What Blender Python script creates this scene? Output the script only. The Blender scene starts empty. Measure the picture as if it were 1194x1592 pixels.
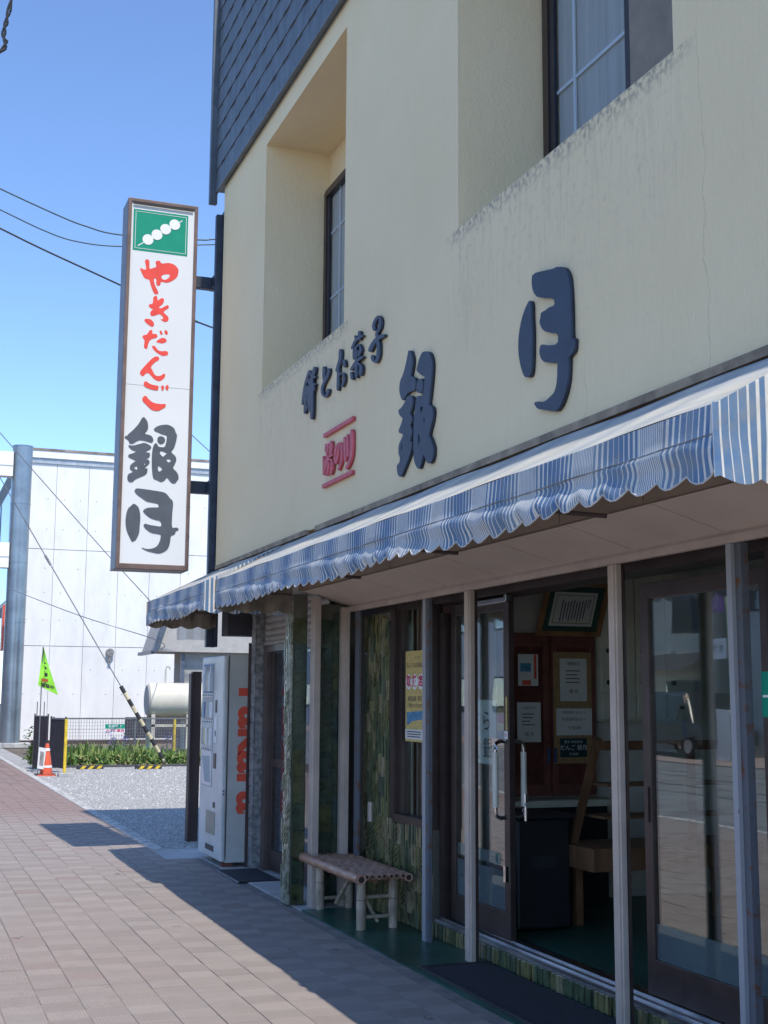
import bpy, bmesh, math, random
from mathutils import Vector, Matrix
random.seed(7)
sc = bpy.context.scene
C = sc.collection
# ------------------------------------------------------------------ camera
cam = bpy.data.cameras.new('camera'); cam_o = bpy.data.objects.new('camera', cam); C.objects.link(cam_o)
FW = Vector((0.3485356861, 0.9263529059, 0.1428046540))
RT = Vector((0.9356269386, -0.3529404572, 0.0059384697))
UP = Vector((-0.0559026586, -0.1315421126, 0.9897330778))
cam_o.matrix_world = Matrix(((RT.x, UP.x, -FW.x, 0), (RT.y, UP.y, -FW.y, 0), (RT.z, UP.z, -FW.z, 1.55), (0, 0, 0, 1)))
cam.sensor_fit = 'HORIZONTAL'; cam.sensor_width = 36; cam.lens = 2000 / 1194 * 36
cam.clip_start = 0.05; cam.clip_end = 600
sc.camera = cam_o
# ------------------------------------------------------------------ sky, sun, exposure
SUN = Vector((0.026, -0.60, 1.0)).normalized()
w = bpy.data.worlds.new('World'); sc.world = w; w.use_nodes = True
nt = w.node_tree; bg = nt.nodes['Background']
sky = nt.nodes.new('ShaderNodeTexSky'); sky.sky_type = 'NISHITA'; sky.sun_disc = False
sky.sun_elevation = math.asin(SUN.z); sky.sun_rotation = math.atan2(SUN.x, SUN.y)
sky.altitude = 0; sky.air_density = 0.68; sky.dust_density = 0.0; sky.ozone_density = 5.5
nt.links.new(sky.outputs[0], bg.inputs[0]); bg.inputs[1].default_value = 0.15
sl = bpy.data.lights.new('sun', 'SUN'); sl.energy = 2.3; sl.angle = math.radians(0.5); sl.color = (1, 0.93, 0.83)
so = bpy.data.objects.new('sun', sl); C.objects.link(so); so.rotation_euler = SUN.to_track_quat('Z', 'Y').to_euler()
so.location = (0, -5, 20)
vs = sc.view_settings; vs.view_transform = 'Standard'; vs.look = 'None'; vs.exposure = 1.08; vs.gamma = 1; vs.use_curve_mapping = False
sc.cycles.max_bounces = 8; sc.cycles.transparent_max_bounces = 16
sc.cycles.use_denoising = True

# ------------------------------------------------------------------ materials
def pset(b, k, v):
    if k in b.inputs: b.inputs[k].default_value = v
def lin(c): return tuple((x / 12.92 if x <= .04045 else ((x + .055) / 1.055) ** 2.4) for x in c)
MATS = {}
def M(name, col, rough=.6, metal=0., var=.12, scale=6., bump=0., bscale=60., coat=0., col2=None, stretch=(1, 1, 1), spec=.5, thr=None, detail=5):
    """plain procedural surface: colour mottled by noise, optional fine relief"""
    m = bpy.data.materials.new(name); m.use_nodes = True; t = m.node_tree; b = t.nodes['Principled BSDF']
    pset(b, 'Roughness', rough); pset(b, 'Metallic', metal); pset(b, 'Coat Weight', coat); pset(b, 'Coat Roughness', .12); pset(b, 'Specular IOR Level', spec)
    geo = t.nodes.new('ShaderNodeNewGeometry'); mp = t.nodes.new('ShaderNodeMapping'); mp.inputs['Scale'].default_value = stretch
    t.links.new(geo.outputs['Position'], mp.inputs['Vector'])
    n = t.nodes.new('ShaderNodeTexNoise'); n.inputs['Scale'].default_value = scale; n.inputs['Detail'].default_value = detail; n.inputs['Roughness'].default_value = .6
    t.links.new(mp.outputs[0], n.inputs['Vector'])
    r = t.nodes.new('ShaderNodeValToRGB')
    c2 = col2 if col2 else tuple(x * (1 - 2.2 * var) for x in col)
    c1 = col if col2 else tuple(min(1, x * (1 + var)) for x in col)
    r.color_ramp.elements[0].color = (*c2, 1); r.color_ramp.elements[1].color = (*c1, 1)
    lo, hi = thr if thr else (.3, .7)
    r.color_ramp.elements[0].position = lo; r.color_ramp.elements[1].position = hi
    t.links.new(n.outputs['Fac'], r.inputs['Fac']); t.links.new(r.outputs['Color'], b.inputs['Base Color'])
    if bump:
        n2 = t.nodes.new('ShaderNodeTexNoise'); n2.inputs['Scale'].default_value = bscale; n2.inputs['Detail'].default_value = 3
        t.links.new(mp.outputs[0], n2.inputs['Vector'])
        bp = t.nodes.new('ShaderNodeBump'); bp.inputs['Strength'].default_value = bump; bp.inputs['Distance'].default_value = .01
        t.links.new(n2.outputs['Fac'], bp.inputs['Height']); t.links.new(bp.outputs[0], b.inputs['Normal'])
    MATS[name] = m
    return m
class NT:
    def __init__(s, m): s.t = m.node_tree; s.b = s.t.nodes['Principled BSDF']
    def n(s, k, **kw):
        x = s.t.nodes.new(k)
        for a, v in kw.items(): setattr(x, a, v)
        return x
    def l(s, a, b): s.t.links.new(a, b)
    def math(s, op, a, b=None, c=None):
        x = s.n('ShaderNodeMath', operation=op)
        for i, v in enumerate((a, b, c)):
            if v is None: continue
            if isinstance(v, (int, float)): x.inputs[i].default_value = v
            else: s.l(v, x.inputs[i])
        return x.outputs[0]
    def mix(s, f, a, b, blend='MIX'):
        x = s.n('ShaderNodeMix', data_type='RGBA', blend_type=blend)
        for i, v in ((0, f), (6, a), (7, b)):
            if isinstance(v, (int, float)): x.inputs[i].default_value = v
            elif isinstance(v, tuple): x.inputs[i].default_value = (*v, 1)
            else: s.l(v, x.inputs[i])
        return x.outputs[2]
    def noise(s, vec, scale, detail=4, rough=.55):
        x = s.n('ShaderNodeTexNoise'); x.inputs['Scale'].default_value = scale; x.inputs['Detail'].default_value = detail; x.inputs['Roughness'].default_value = rough
        if vec is not None: s.l(vec, x.inputs['Vector'])
        return x.outputs['Fac']
    def mapr(s, v, a, b, c=0., d=1.):
        x = s.n('ShaderNodeMapRange'); x.inputs[1].default_value = a; x.inputs[2].default_value = b; x.inputs[3].default_value = c; x.inputs[4].default_value = d
        s.l(v, x.inputs[0]); return x.outputs[0]
def new(name, rough=.6, metal=0., **kw):
    m = bpy.data.materials.new(name); m.use_nodes = True; MATS[name] = m
    k = NT(m); pset(k.b, 'Roughness', rough); pset(k.b, 'Metallic', metal)
    for a, v in kw.items(): pset(k.b, a.replace('_', ' '), v)
    g = k.n('ShaderNodeNewGeometry'); sp = k.n('ShaderNodeSeparateXYZ'); k.l(g.outputs['Position'], sp.inputs[0])
    k.P = g.outputs['Position']; k.x, k.y, k.z = sp.outputs
    k.m = m
    return k

# stucco wall: cream paint, fine dashed grain, rain streaks under the window ledges, hair cracks
k = new('stucco', .85)
mp = k.n('ShaderNodeMapping'); mp.inputs['Scale'].default_value = (1, 5, .45); k.l(k.P, mp.inputs[0])
streak = k.noise(mp.outputs[0], 9, 6, .7)
below = k.math('MULTIPLY', k.mapr(k.z, 4.15, 4.19, 1, 0), k.mapr(k.z, 3.3, 4.15, 0, 1))
under = None
for ya, yb in ((8.3, 10.6), (4.15, 6.45)):
    u_ = k.math('MULTIPLY', k.mapr(k.y, ya - .12, ya + .1), k.mapr(k.y, yb - .1, yb + .12, 1, 0)); under = u_ if under is None else k.math('MAXIMUM', under, u_)
below = k.math('MULTIPLY', below, under)
n1 = k.noise(k.P, 1.1, 5); n2 = k.noise(k.P, 42, 3)
base = k.mix(k.mapr(n1, .3, .7), (.78, .615, .375), (.82, .66, .42))
st = k.math('MULTIPLY', k.mapr(streak, .5, .72), k.math('ADD', k.math('MULTIPLY', below, .26), .05))
fine = k.noise(k.P, 22, 4); st2 = k.math('MULTIPLY', k.mapr(fine, .55, .75), k.math('MULTIPLY', below, .35))
base = k.mix(k.math('ADD', st, st2), base, (.27, .25, .21))
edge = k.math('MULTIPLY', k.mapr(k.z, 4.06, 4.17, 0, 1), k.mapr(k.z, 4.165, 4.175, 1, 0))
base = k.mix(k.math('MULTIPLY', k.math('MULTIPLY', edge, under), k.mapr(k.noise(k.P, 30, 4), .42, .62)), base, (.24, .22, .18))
wob = k.math('MULTIPLY', k.math('SUBTRACT', k.noise(k.P, 3.5, 4), .5), .16)
for yc, za, zb in ((4.02, 2.7, 4.35), (4.95, 2.7, 3.25), (7.3, 2.7, 3.0), (6.25, 3.4, 4.15)):
    d = k.math('ABSOLUTE', k.math('SUBTRACT', k.math('ADD', k.y, wob), yc))
    line = k.math('MULTIPLY', k.mapr(d, .0008, .0028, .28, 0), k.math('MULTIPLY', k.mapr(k.z, za, za + .05), k.mapr(k.z, zb - .3, zb, 1, 0)))
    base = k.mix(line, base, (.12, .11, .09))
k.l(base, k.b.inputs['Base Color'])
bp = k.n('ShaderNodeBump'); bp.inputs['Strength'].default_value = .65; bp.inputs['Distance'].default_value = .007
hh = k.math('ADD', n2, k.math('MULTIPLY', k.noise(mp.outputs[0], 16, 4), .8)); k.l(hh, bp.inputs['Height']); k.l(bp.outputs[0], k.b.inputs['Normal'])

# paving tile: ribbed pinkish concrete; ribs run along the street or across it
for nm, ax, dark in (('paver_along', 'x', 1.0), ('paver_across', 'y', .84)):  # across tiles get a darker colour that stands for the shading of their ribs
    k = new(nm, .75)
    fx = k.math('FLOOR', k.math('DIVIDE', k.math('ADD', k.x, 10.015), .2)); fy = k.math('FLOOR', k.math('DIVIDE', k.math('ADD', k.y, 10.0), .175))
    cb = k.n('ShaderNodeCombineXYZ'); k.l(fx, cb.inputs[0]); k.l(fy, cb.inputs[1])
    wn = k.n('ShaderNodeTexWhiteNoise'); wn.noise_dimensions = '2D'; k.l(cb.outputs[0], wn.inputs['Vector'])
    red = k.mapr(k.noise(k.P, .35, 3), .4, .65)
    c = k.mix(wn.outputs['Value'], tuple(dark * v for v in (.315, .27, .24)), tuple(dark * v for v in (.37, .32, .285)))
    c = k.mix(k.math('MULTIPLY', red, .35), c, tuple(dark * v for v in (.37, .28, .245)))
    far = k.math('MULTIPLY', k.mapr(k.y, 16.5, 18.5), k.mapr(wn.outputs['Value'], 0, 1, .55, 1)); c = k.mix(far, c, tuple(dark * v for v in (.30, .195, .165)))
    rare = k.mapr(wn.outputs['Value'], .955, .97)
    c = k.mix(k.math('MULTIPLY', rare, .45), c, (.26, .17, .15))
    dirt = k.mapr(k.noise(k.P, 5, 6, .7), .5, .78)
    c = k.mix(k.math('MULTIPLY', dirt, .5), c, (.22, .18, .155))
    grit = k.noise(k.P, 160, 2); c = k.mix(k.math('MULTIPLY', k.mapr(grit, .45, .7), .22), c, (.2, .17, .16))
    mpg = k.n('ShaderNodeMapping'); mpg.inputs['Scale'].default_value = (1, .55, 1); k.l(k.P, mpg.inputs[0]); gum = k.mapr(k.noise(mpg.outputs[0], 2.9, 5, .62), .672, .70); c = k.mix(k.math('MULTIPLY', gum, .75), c, (.10, .07, .065))
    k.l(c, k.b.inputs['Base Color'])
    wv = k.math('SINE', k.math('MULTIPLY', k.x if ax == 'x' else k.y, 2 * math.pi / .0143))
    bp = k.n('ShaderNodeBump'); bp.inputs['Strength'].default_value = .75 if ax == 'x' else .6; bp.inputs['Distance'].default_value = .003
    k.l(k.math('ADD', wv, k.math('MULTIPLY', grit, .8)), bp.inputs['Height']); k.l(bp.outputs[0], k.b.inputs['Normal'])
M('joint', (.25, .22, .20), .9, var=.2)
M('concrete', (.46, .45, .43), .85, var=.15, scale=3, bump=.25, bscale=90)
M('kerb_white', (.52, .51, .48), .85, var=.3, scale=9, bump=.35, bscale=50, detail=8)
M('asphalt', (.07, .07, .072), .85, var=.2, scale=2, bump=.4, bscale=140)
M('gravel', (.45, .44, .42), .9, var=.45, scale=38, bump=1.0, bscale=55, detail=6)
for i, c in enumerate(((.50, .49, .47), (.30, .30, .29), (.62, .61, .58))): M('stone%d' % i, c, .9, var=.2, scale=20)
M('green_paint', (.018, .095, .068), .32, var=.3, scale=2.5, bump=.15, bscale=14)
M('shop_green', (.02, .085, .062), .4, var=.2, scale=2)
# glazed tiles
for i, c in enumerate(((.11, .125, .055), (.15, .155, .07), (.21, .195, .085), (.27, .23, .115), (.08, .11, .06), (.31, .26, .15))):
    M('glaze%d' % i, c, .3, var=.35, scale=26, bump=.8, bscale=38, coat=.6, stretch=(1, 1, .35))
for i, c in enumerate(((.30, .31, .24), (.38, .38, .30), (.23, .25, .17))): M('pale_glaze%d' % i, c, .35, var=.3, scale=30, bump=1, bscale=40, coat=.4)
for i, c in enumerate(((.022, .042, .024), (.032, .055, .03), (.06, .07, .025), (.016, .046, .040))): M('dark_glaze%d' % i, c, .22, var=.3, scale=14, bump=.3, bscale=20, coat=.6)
M('grout', (.14, .13, .10), .9)
M('slate', (.115, .135, .155), .5, var=.18, scale=9, bump=.3, bscale=50, metal=.15, stretch=(1, 1, .4))
M('slate_trim', (.12, .14, .165), .45, var=.15, metal=.2)
M('dark_bronze', (.085, .062, .057), .38, metal=.55, var=.12)
M('bronze_light', (.16, .12, .11), .4, metal=.5, var=.12)
M('sash_dark', (.035, .033, .045), .4, metal=.3)
M('cream_metal', (.52, .43, .365), .5, metal=.15, var=.08)
M('soffit', (.58, .49, .41), .6, var=.05, scale=2)
M('fascia', (.24, .175, .125), .7, var=.15, scale=5, stretch=(1, .3, 1))
M('fascia_trim', (.34, .25, .165), .7, var=.25, scale=8)
M('blue_steel', (.33, .34, .365), .55, metal=.2, col2=(.17, .085, .045), scale=16, thr=(.24, .30), bump=.2, bscale=40)
M('rusty_steel', (.115, .125, .145), .65, metal=.1, col2=(.15, .065, .03), scale=14, thr=(.35, .46), bump=.35, bscale=40)
M('chrome', (.7, .7, .72), .12, metal=1, var=.03)
M('steel_rail', (.5, .52, .55), .28, metal=1, var=.1)
M('handle_white', (.62, .60, .52), .45, var=.06)
M('sign_frame', (.17, .115, .10), .5, var=.15, metal=.1)
M('sign_side', (.20, .18, .18), .45, var=.15, metal=.2)
k = new('sign_panel', .25); pset(k.b, 'Subsurface Weight', 0)
c = k.mix(k.mapr(k.noise(k.P, .9, 3), .3, .7), (.66, .68, .70), (.72, .735, .745)); k.l(c, k.b.inputs['Base Color'])
M('sign_red', (.78, .075, .055), .4, var=.05)
M('sign_green', (.0, .27, .17), .4, var=.04)
M('sign_grey', (.085, .098, .12), .45, var=.08)
M('white_print', (.78, .79, .79), .5, var=.03)
M('paper', (.66, .65, .62), .7, var=.05)
M('letter_blue', (.022, .034, .062), .5, var=.15, scale=9)
M('letter_red', (.60, .085, .11), .5, var=.15, scale=20)
M('mast_steel', (.048, .062, .09), .45, metal=.2, var=.2)
# awning cloth: bands of white pinstripes on blue, bleached and grubby
def awning_mat(name, top):
    k = new(name, .9)
    uv = k.n('ShaderNodeUVMap'); uv.uv_map = 'UVMap'; sp = k.n('ShaderNodeSeparateXYZ'); k.l(uv.outputs[0], sp.inputs[0]); u = sp.outputs[0]
    ph = k.math('FRACT', k.math('DIVIDE', u, .44)); tri = k.math('ABSOLUTE', k.math('SUBTRACT', k.math('MULTIPLY', ph, 2), 1))
    fine = k.math('FRACT', k.math('DIVIDE', u, .44 / 13)); wid = k.mapr(tri, 0, .75, .05, .62)
    white = k.mapr(k.math('SUBTRACT', fine, wid), -.03, .03, 1, 0)
    fine2 = k.math('FRACT', k.math('DIVIDE', u, .44 / 39)); w2 = k.mapr(k.math('SUBTRACT', fine2, .62), -.08, .08, 1, 0)
    dense = k.mapr(tri, .66, .72); white = k.math('ADD', k.math('MULTIPLY', white, k.math('SUBTRACT', 1, dense)), k.math('MULTIPLY', w2, dense))
    n = k.noise(k.P, 3.2, 5); n2 = k.noise(k.P, 14, 5)
    blue = k.mix(k.mapr(n, .35, .7), (.095, .20, .37), (.21, .295, .39))
    wht = k.mix(k.mapr(n2, .35, .7), (.72, .70, .64), (.80, .78, .72))
    c = k.mix(white, blue, wht)
    if top:
        band = k.math('MULTIPLY', k.mapr(k.noise(k.P, 2.0, 4), .35, .65), .4)
        c = k.mix(k.math('ADD', band, .30), c, (.70, .63, .46))
        mt_ = k.n('ShaderNodeMapping'); mt_.inputs['Scale'].default_value = (9, .22, 9); k.l(k.P, mt_.inputs[0])
        c = k.mix(k.math('MULTIPLY', k.mapr(k.noise(mt_.outputs[0], 2.6, 4, .6), .42, .62), .6), c, (.36, .41, .46))
    else:
        c = k.mix(k.math('MULTIPLY', k.mapr(n2, .48, .75), .35), c, (.35, .34, .31))
    grime = k.math('MULTIPLY', k.mapr(k.noise(k.P, 7, 5, .7), .52, .75), .3); c = k.mix(grime, c, (.25, .235, .2))
    k.l(c, k.b.inputs['Base Color'])
    tr = k.n('ShaderNodeBsdfTranslucent'); k.l(c, tr.inputs[0]); ms = k.n('ShaderNodeMixShader'); ms.inputs[0].default_value = .22
    out = k.t.nodes['Material Output']; k.l(k.b.outputs[0], ms.inputs[1]); k.l(tr.outputs[0], ms.inputs[2]); k.l(ms.outputs[0], out.inputs[0])
    bp = k.n('ShaderNodeBump'); bp.inputs['Strength'].default_value = .3; bp.inputs['Distance'].default_value = .01; k.l(n2, bp.inputs['Height']); k.l(bp.outputs[0], k.b.inputs['Normal'])
awning_mat('awning', False); awning_mat('awning_top', True)
M('flap', (.30, .25, .19), .9, var=.35, scale=7, stretch=(1, 1, .4))  # far end cloth: inner-side shade and dirt both put into the brown
# glass that mirrors the street and lets the eye through
def glass(name, ior=1.75, tint=(.86, .92, .90), frost=0.):
    m = bpy.data.materials.new(name); m.use_nodes = True; t = m.node_tree; t.nodes.remove(t.nodes['Principled BSDF'])
    out = t.nodes['Material Output']; fr = t.nodes.new('ShaderNodeFresnel')
    ge = t.nodes.new('ShaderNodeNewGeometry'); mr = t.nodes.new('ShaderNodeMapRange'); mr.inputs[3].default_value = ior; mr.inputs[4].default_value = 1 / ior   # both faces of a pane mirror alike
    t.links.new(ge.outputs['Backfacing'], mr.inputs[0]); t.links.new(mr.outputs[0], fr.inputs[0])
    g = t.nodes.new('ShaderNodeBsdfGlossy'); g.inputs['Roughness'].default_value = .012; g.inputs[0].default_value = (1, 1, 1, 1)
    tr = t.nodes.new('ShaderNodeBsdfTransparent'); tr.inputs[0].default_value = (*tint, 1)
    n = t.nodes.new('ShaderNodeTexNoise'); n.inputs['Scale'].default_value = 1.6
    geo = t.nodes.new('ShaderNodeNewGeometry'); t.links.new(geo.outputs['Position'], n.inputs['Vector'])
    bp = t.nodes.new('ShaderNodeBump'); bp.inputs['Strength'].default_value = .05; bp.inputs['Distance'].default_value = .02
    t.links.new(n.outputs['Fac'], bp.inputs['Height']); t.links.new(bp.outputs[0], g.inputs['Normal'])
    ms = t.nodes.new('ShaderNodeMixShader'); t.links.new(fr.outputs[0], ms.inputs[0]); t.links.new(tr.outputs[0], ms.inputs[1]); t.links.new(g.outputs[0], ms.inputs[2])
    if frost:
        d = t.nodes.new('ShaderNodeBsdfDiffuse'); d.inputs[0].default_value = (.62, .66, .66, 1)
        m2 = t.nodes.new('ShaderNodeMixShader'); m2.inputs[0].default_value = frost
        t.links.new(ms.outputs[0], m2.inputs[1]); t.links.new(d.outputs[0], m2.inputs[2]); t.links.new(m2.outputs[0], out.inputs[0])
    else: t.links.new(ms.outputs[0], out.inputs[0])
    MATS[name] = m
glass('glass', 2.25); glass('window_glass', 1.4, (.85, .9, .95)); glass('film', 1.5, (.32, .60, .66), .12); glass('vinyl', 1.3, (.85, .87, .9), .45)
glass('far_glass', 3.2, (.25, .4, .55))
M('curtain', (.52, .50, .46), .9, var=.1, scale=4, stretch=(1, 6, .3))
M('blind_brown', (.26, .215, .18), .8, var=.1)
k = new('bamboo', .45); mp = k.n('ShaderNodeMapping'); mp.inputs['Scale'].default_value = (1, .25, 1); k.l(k.P, mp.inputs[0])
c = k.mix(k.mapr(k.noise(mp.outputs[0], 22, 5), .3, .7), (.29, .145, .095), (.46, .28, .19)); c = k.mix(k.math('MULTIPLY', k.mapr(k.noise(k.P, 60, 3), .55, .7), .5), c, (.09, .05, .035)); k.l(c, k.b.inputs['Base Color'])
M('bamboo_leg', (.44, .34, .25), .5, var=.25, scale=20, stretch=(1, 1, .3))
M('bamboo_node', (.17, .10, .07), .6)
M('bamboo_hole', (.04, .025, .02), .9)
M('vend_white', (.68, .675, .655), .4, var=.06, scale=2.5, col2=(.50, .50, .49))
M('vend_side', (.50, .485, .45), .5, var=.08, scale=3)
M('vend_dark', (.03, .03, .035), .4)
M('vend_red', (.72, .085, .04), .5, var=.1)
M('vend_flap', (.36, .33, .27), .5)
M('blue_print', (.12, .2, .38), .5, var=.3, scale=30)
M('yellow_print', (.60, .46, .16), .6, var=.15, scale=40)
M('black', (.015, .015, .017), .55)
M('rubber', (.028, .032, .042), .8, var=.3, scale=60, bump=.5, bscale=220)
M('brown_board', (.085, .05, .045), .5, var=.25, scale=6, stretch=(1, 1, .2))
M('brick', (.22, .085, .06), .9, var=.2, scale=30)
M('shutter', (.34, .31, .28), .55, metal=.2, var=.12)
M('dark_door', (.045, .045, .055), .35, metal=.2)
M('stone_tile', (.27, .265, .26), .8, var=.3, scale=20, bump=.6, bscale=30)
M('panel_joint', (.42, .41, .39), .9); M('white_concrete', (.80, .79, .765), .85, var=.05, scale=2.2, bump=.15, bscale=30, stretch=(1, 1, .35))
M('pipe_steel', (.30, .335, .36), .33, metal=.75, var=.12, scale=1.5)
M('coping', (.30, .25, .21), .8, var=.35, scale=2)
M('grey_band', (.42, .46, .5), .5, metal=.2)
M('cone_orange', (.70, .11, .045), .55, var=.12)
M('yellow_paint', (.75, .52, .03), .5, var=.12, scale=8)
M('black_paint', (.03, .03, .032), .6)
M('guard_cream', (.62, .53, .33), .55, var=.15)
M('black_mesh', (.035, .032, .04), .85, var=.2)
M('flag_green', (.32, .78, .06), .7, var=.06)
M('flag_brown', (.35, .09, .02), .7)
M('wire_grey', (.20, .20, .205), .5, metal=.4)
M('tank', (.60, .565, .46), .55, var=.08, scale=2)
M('tank_end', (.40, .40, .37), .6, var=.1)
M('pale_post', (.55, .52, .44), .6, var=.15)
M('cyan_rail', (.45, .62, .62), .6)
for i, c in enumerate(((.09, .18, .035), (.13, .24, .05), (.21, .27, .07), (.32, .29, .12))): M('weed%d' % i, c, .7, var=.2, scale=30)
M('flower', (.28, .25, .55), .7); M('flower_white', (.65, .6, .66), .7)
M('soil', (.16, .13, .10), .95, var=.3, scale=10, bump=.5)
M('house_grey', (.36, .355, .34), .8, var=.08, scale=5, bump=.2); M('eave_beige', (.42, .40, .37), .8, var=.06)
M('gutter', (.10, .12, .16), .35, var=.1)
M('cable', (.025, .03, .035), .6)
M('cable_green', (.04, .08, .09), .5)
M('louvre', (.18, .062, .048), .5, var=.15, scale=10)
M('wood', (.19, .095, .045), .5, var=.25, scale=10, stretch=(1, 1, .2))
M('cork', (.34, .215, .10), .8, var=.15, scale=60)
M('cert_frame', (.32, .16, .07), .4, var=.2)
M('cert_mat', (.03, .08, .06), .7)
M('cream_cab', (.62, .59, .48), .6, var=.06)
M('interior', (.62, .59, .53), .9, var=.05)
M('ink', (.06, .06, .065), .8, var=0.)
M('ink_gold', (.36, .27, .09), .7); M('print_red', (.55, .04, .09), .6); M('print_blue', (.09, .27, .45), .6, var=.3, scale=50); M('dark_teal', (.015, .045, .05), .5)
M('opp_white', (.74, .74, .72), .8, var=.08, scale=.6); M('road_asphalt', (.20, .20, .20), .85, var=.15, scale=1.5, bump=.3, bscale=120); M('opp_walk', (.36, .27, .24), .8, var=.15, scale=3); M('opp_grey', (.42, .46, .48), .8, var=.1, scale=.6); M('opp_tan', (.58, .54, .45), .8, var=.1, scale=.6); M('opp_dark', (.05, .05, .06), .6)
M('opp_blue', (.03, .06, .16), .5); M('opp_purple', (.30, .13, .34), .6); M('pole_green', (.42, .5, .28), .6)
M('car_black', (.012, .012, .015), .2, coat=1.); M('car_white', (.7, .7, .7), .25, coat=1.); M('tyre', (.02, .02, .02), .9)
M('skin', (.5, .32, .24), .6); M('jacket', (.02, .02, .024), .8); M('jeans', (.04, .06, .12), .85); M('shoe', (.7, .7, .7), .6); M('hair', (.012, .010, .01), .6)
M('road_rail', (.33, .33, .34), .3, metal=.9)

# ------------------------------------------------------------------ mesh helpers
class MB:
    def __init__(s): s.v = []; s.f = []
    def quad(s, *p):
        i = len(s.v); s.v += [tuple(q) for q in p]; s.f.append(tuple(range(i, i + len(p)))); return s
    def box(s, x0, x1, y0, y1, z0, z1):
        i = len(s.v)
        s.v += [(x, y, z) for z in (z0, z1) for y in (y0, y1) for x in (x0, x1)]
        for f in ((0, 2, 3, 1), (4, 5, 7, 6), (0, 1, 5, 4), (2, 6, 7, 3), (0, 4, 6, 2), (1, 3, 7, 5)): s.f.append(tuple(i + a for a in f))
        return s
    def bar(s, a, b, w, h=None):
        """square bar from a to b"""
        a = Vector(a); b = Vector(b); d = (b - a).normalized(); u = Vector((0, 0, 1)) if abs(d.z) < .9 else Vector((1, 0, 0))
        p = d.cross(u).normalized(); q = p.cross(d); h = h or w; i = len(s.v)
        for c in (a, b):
            for su, sv in ((-1, -1), (1, -1), (1, 1), (-1, 1)): s.v.append(tuple(c + p * su * w / 2 + q * sv * h / 2))
        for f in ((0, 1, 2, 3), (7, 6, 5, 4), (0, 4, 5, 1), (1, 5, 6, 2), (2, 6, 7, 3), (3, 7, 4, 0)): s.f.append(tuple(i + a_ for a_ in f))
        return s
    def tube(s, pts, r, n=10, cap=True, r1=None):
        pts = [Vector(p) for p in pts]; rings = []
        for j, p in enumerate(pts):
            d = (pts[min(j + 1, len(pts) - 1)] - pts[max(j - 1, 0)]).normalized()
            u = Vector((0, 0, 1)) if abs(d.z) < .95 else Vector((1, 0, 0))
            a = d.cross(u).normalized(); b = a.cross(d)
            rr = r if r1 is None else r + (r1 - r) * j / (len(pts) - 1)
            if callable(r): rr = r(j)
            i = len(s.v); rings.append(i)
            for q in range(n):
                t = 2 * math.pi * q / n; s.v.append(tuple(p + a * math.cos(t) * rr + b * math.sin(t) * rr))
        for j in range(len(rings) - 1):
            for q in range(n):
                s.f.append((rings[j] + q, rings[j] + (q + 1) % n, rings[j + 1] + (q + 1) % n, rings[j + 1] + q))
        if cap:
            s.f.append(tuple(rings[0] + q for q in reversed(range(n)))); s.f.append(tuple(rings[-1] + q for q in range(n)))
        return s
    def grid(s, rows):
        """rows: list of equal-length point lists"""
        i = len(s.v); m = len(rows[0])
        for r in rows: s.v += [tuple(p) for p in r]
        for a in range(len(rows) - 1):
            for b in range(m - 1): s.f.append((i + a * m + b, i + a * m + b + 1, i + (a + 1) * m + b + 1, i + (a + 1) * m + b))
        return s
    def mesh(s, name, mat, smooth=False, bevel=0.):
        me = bpy.data.meshes.new(name); me.from_pydata(s.v, [], s.f); me.update()
        bm = bmesh.new(); bm.from_mesh(me); bmesh.ops.recalc_face_normals(bm, faces=bm.faces)
        if bevel: bmesh.ops.bevel(bm, geom=list(bm.edges), offset=bevel, segments=2, affect='EDGES', profile=.5)
        bm.to_mesh(me); bm.free()
        if smooth:
            for p in me.polygons: p.use_smooth = True
            try: me.set_sharp_from_angle(angle=math.radians(40))
            except Exception: pass
        me.materials.append(MATS[mat]); return me
    def o(s, name, mat, parent=None, smooth=False, bevel=0., **props):
        return link(name, s.mesh(name, mat, smooth, bevel), parent, **props)
def link(name, me, parent=None, loc=None, **props):
    ob = bpy.data.objects.new(name, me); C.objects.link(ob)
    if parent is not None:
        ob.parent = parent
        if loc is None: ob.matrix_parent_inverse = Matrix.Translation(-wl(parent))
        else: ob.location = Vector(loc) - wl(parent)
    elif loc is not None: ob.location = loc
    for a, v in props.items(): ob[a] = v
    return ob
def wl(o):
    """world location of a parent chain made only of translations"""
    p = Vector(o.location)
    while o.parent is not None:
        # children made with a parent inverse keep world coordinates in their mesh
        p = p + o.matrix_parent_inverse.translation + Vector(o.parent.location); o = o.parent
    return p
def thing(name, label, cat, loc=(0, 0, 0), group=None):
    e = bpy.data.objects.new(name, None); C.objects.link(e); e.location = loc; e.empty_display_size = .2
    e['label'] = label; e['category'] = cat
    if group: e['group'] = group
    return e
def tag(o, label, cat, group=None):
    o['label'] = label; o['category'] = cat
    if group: o['group'] = group
    return o
def B(*a): return MB().box(*a)
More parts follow.
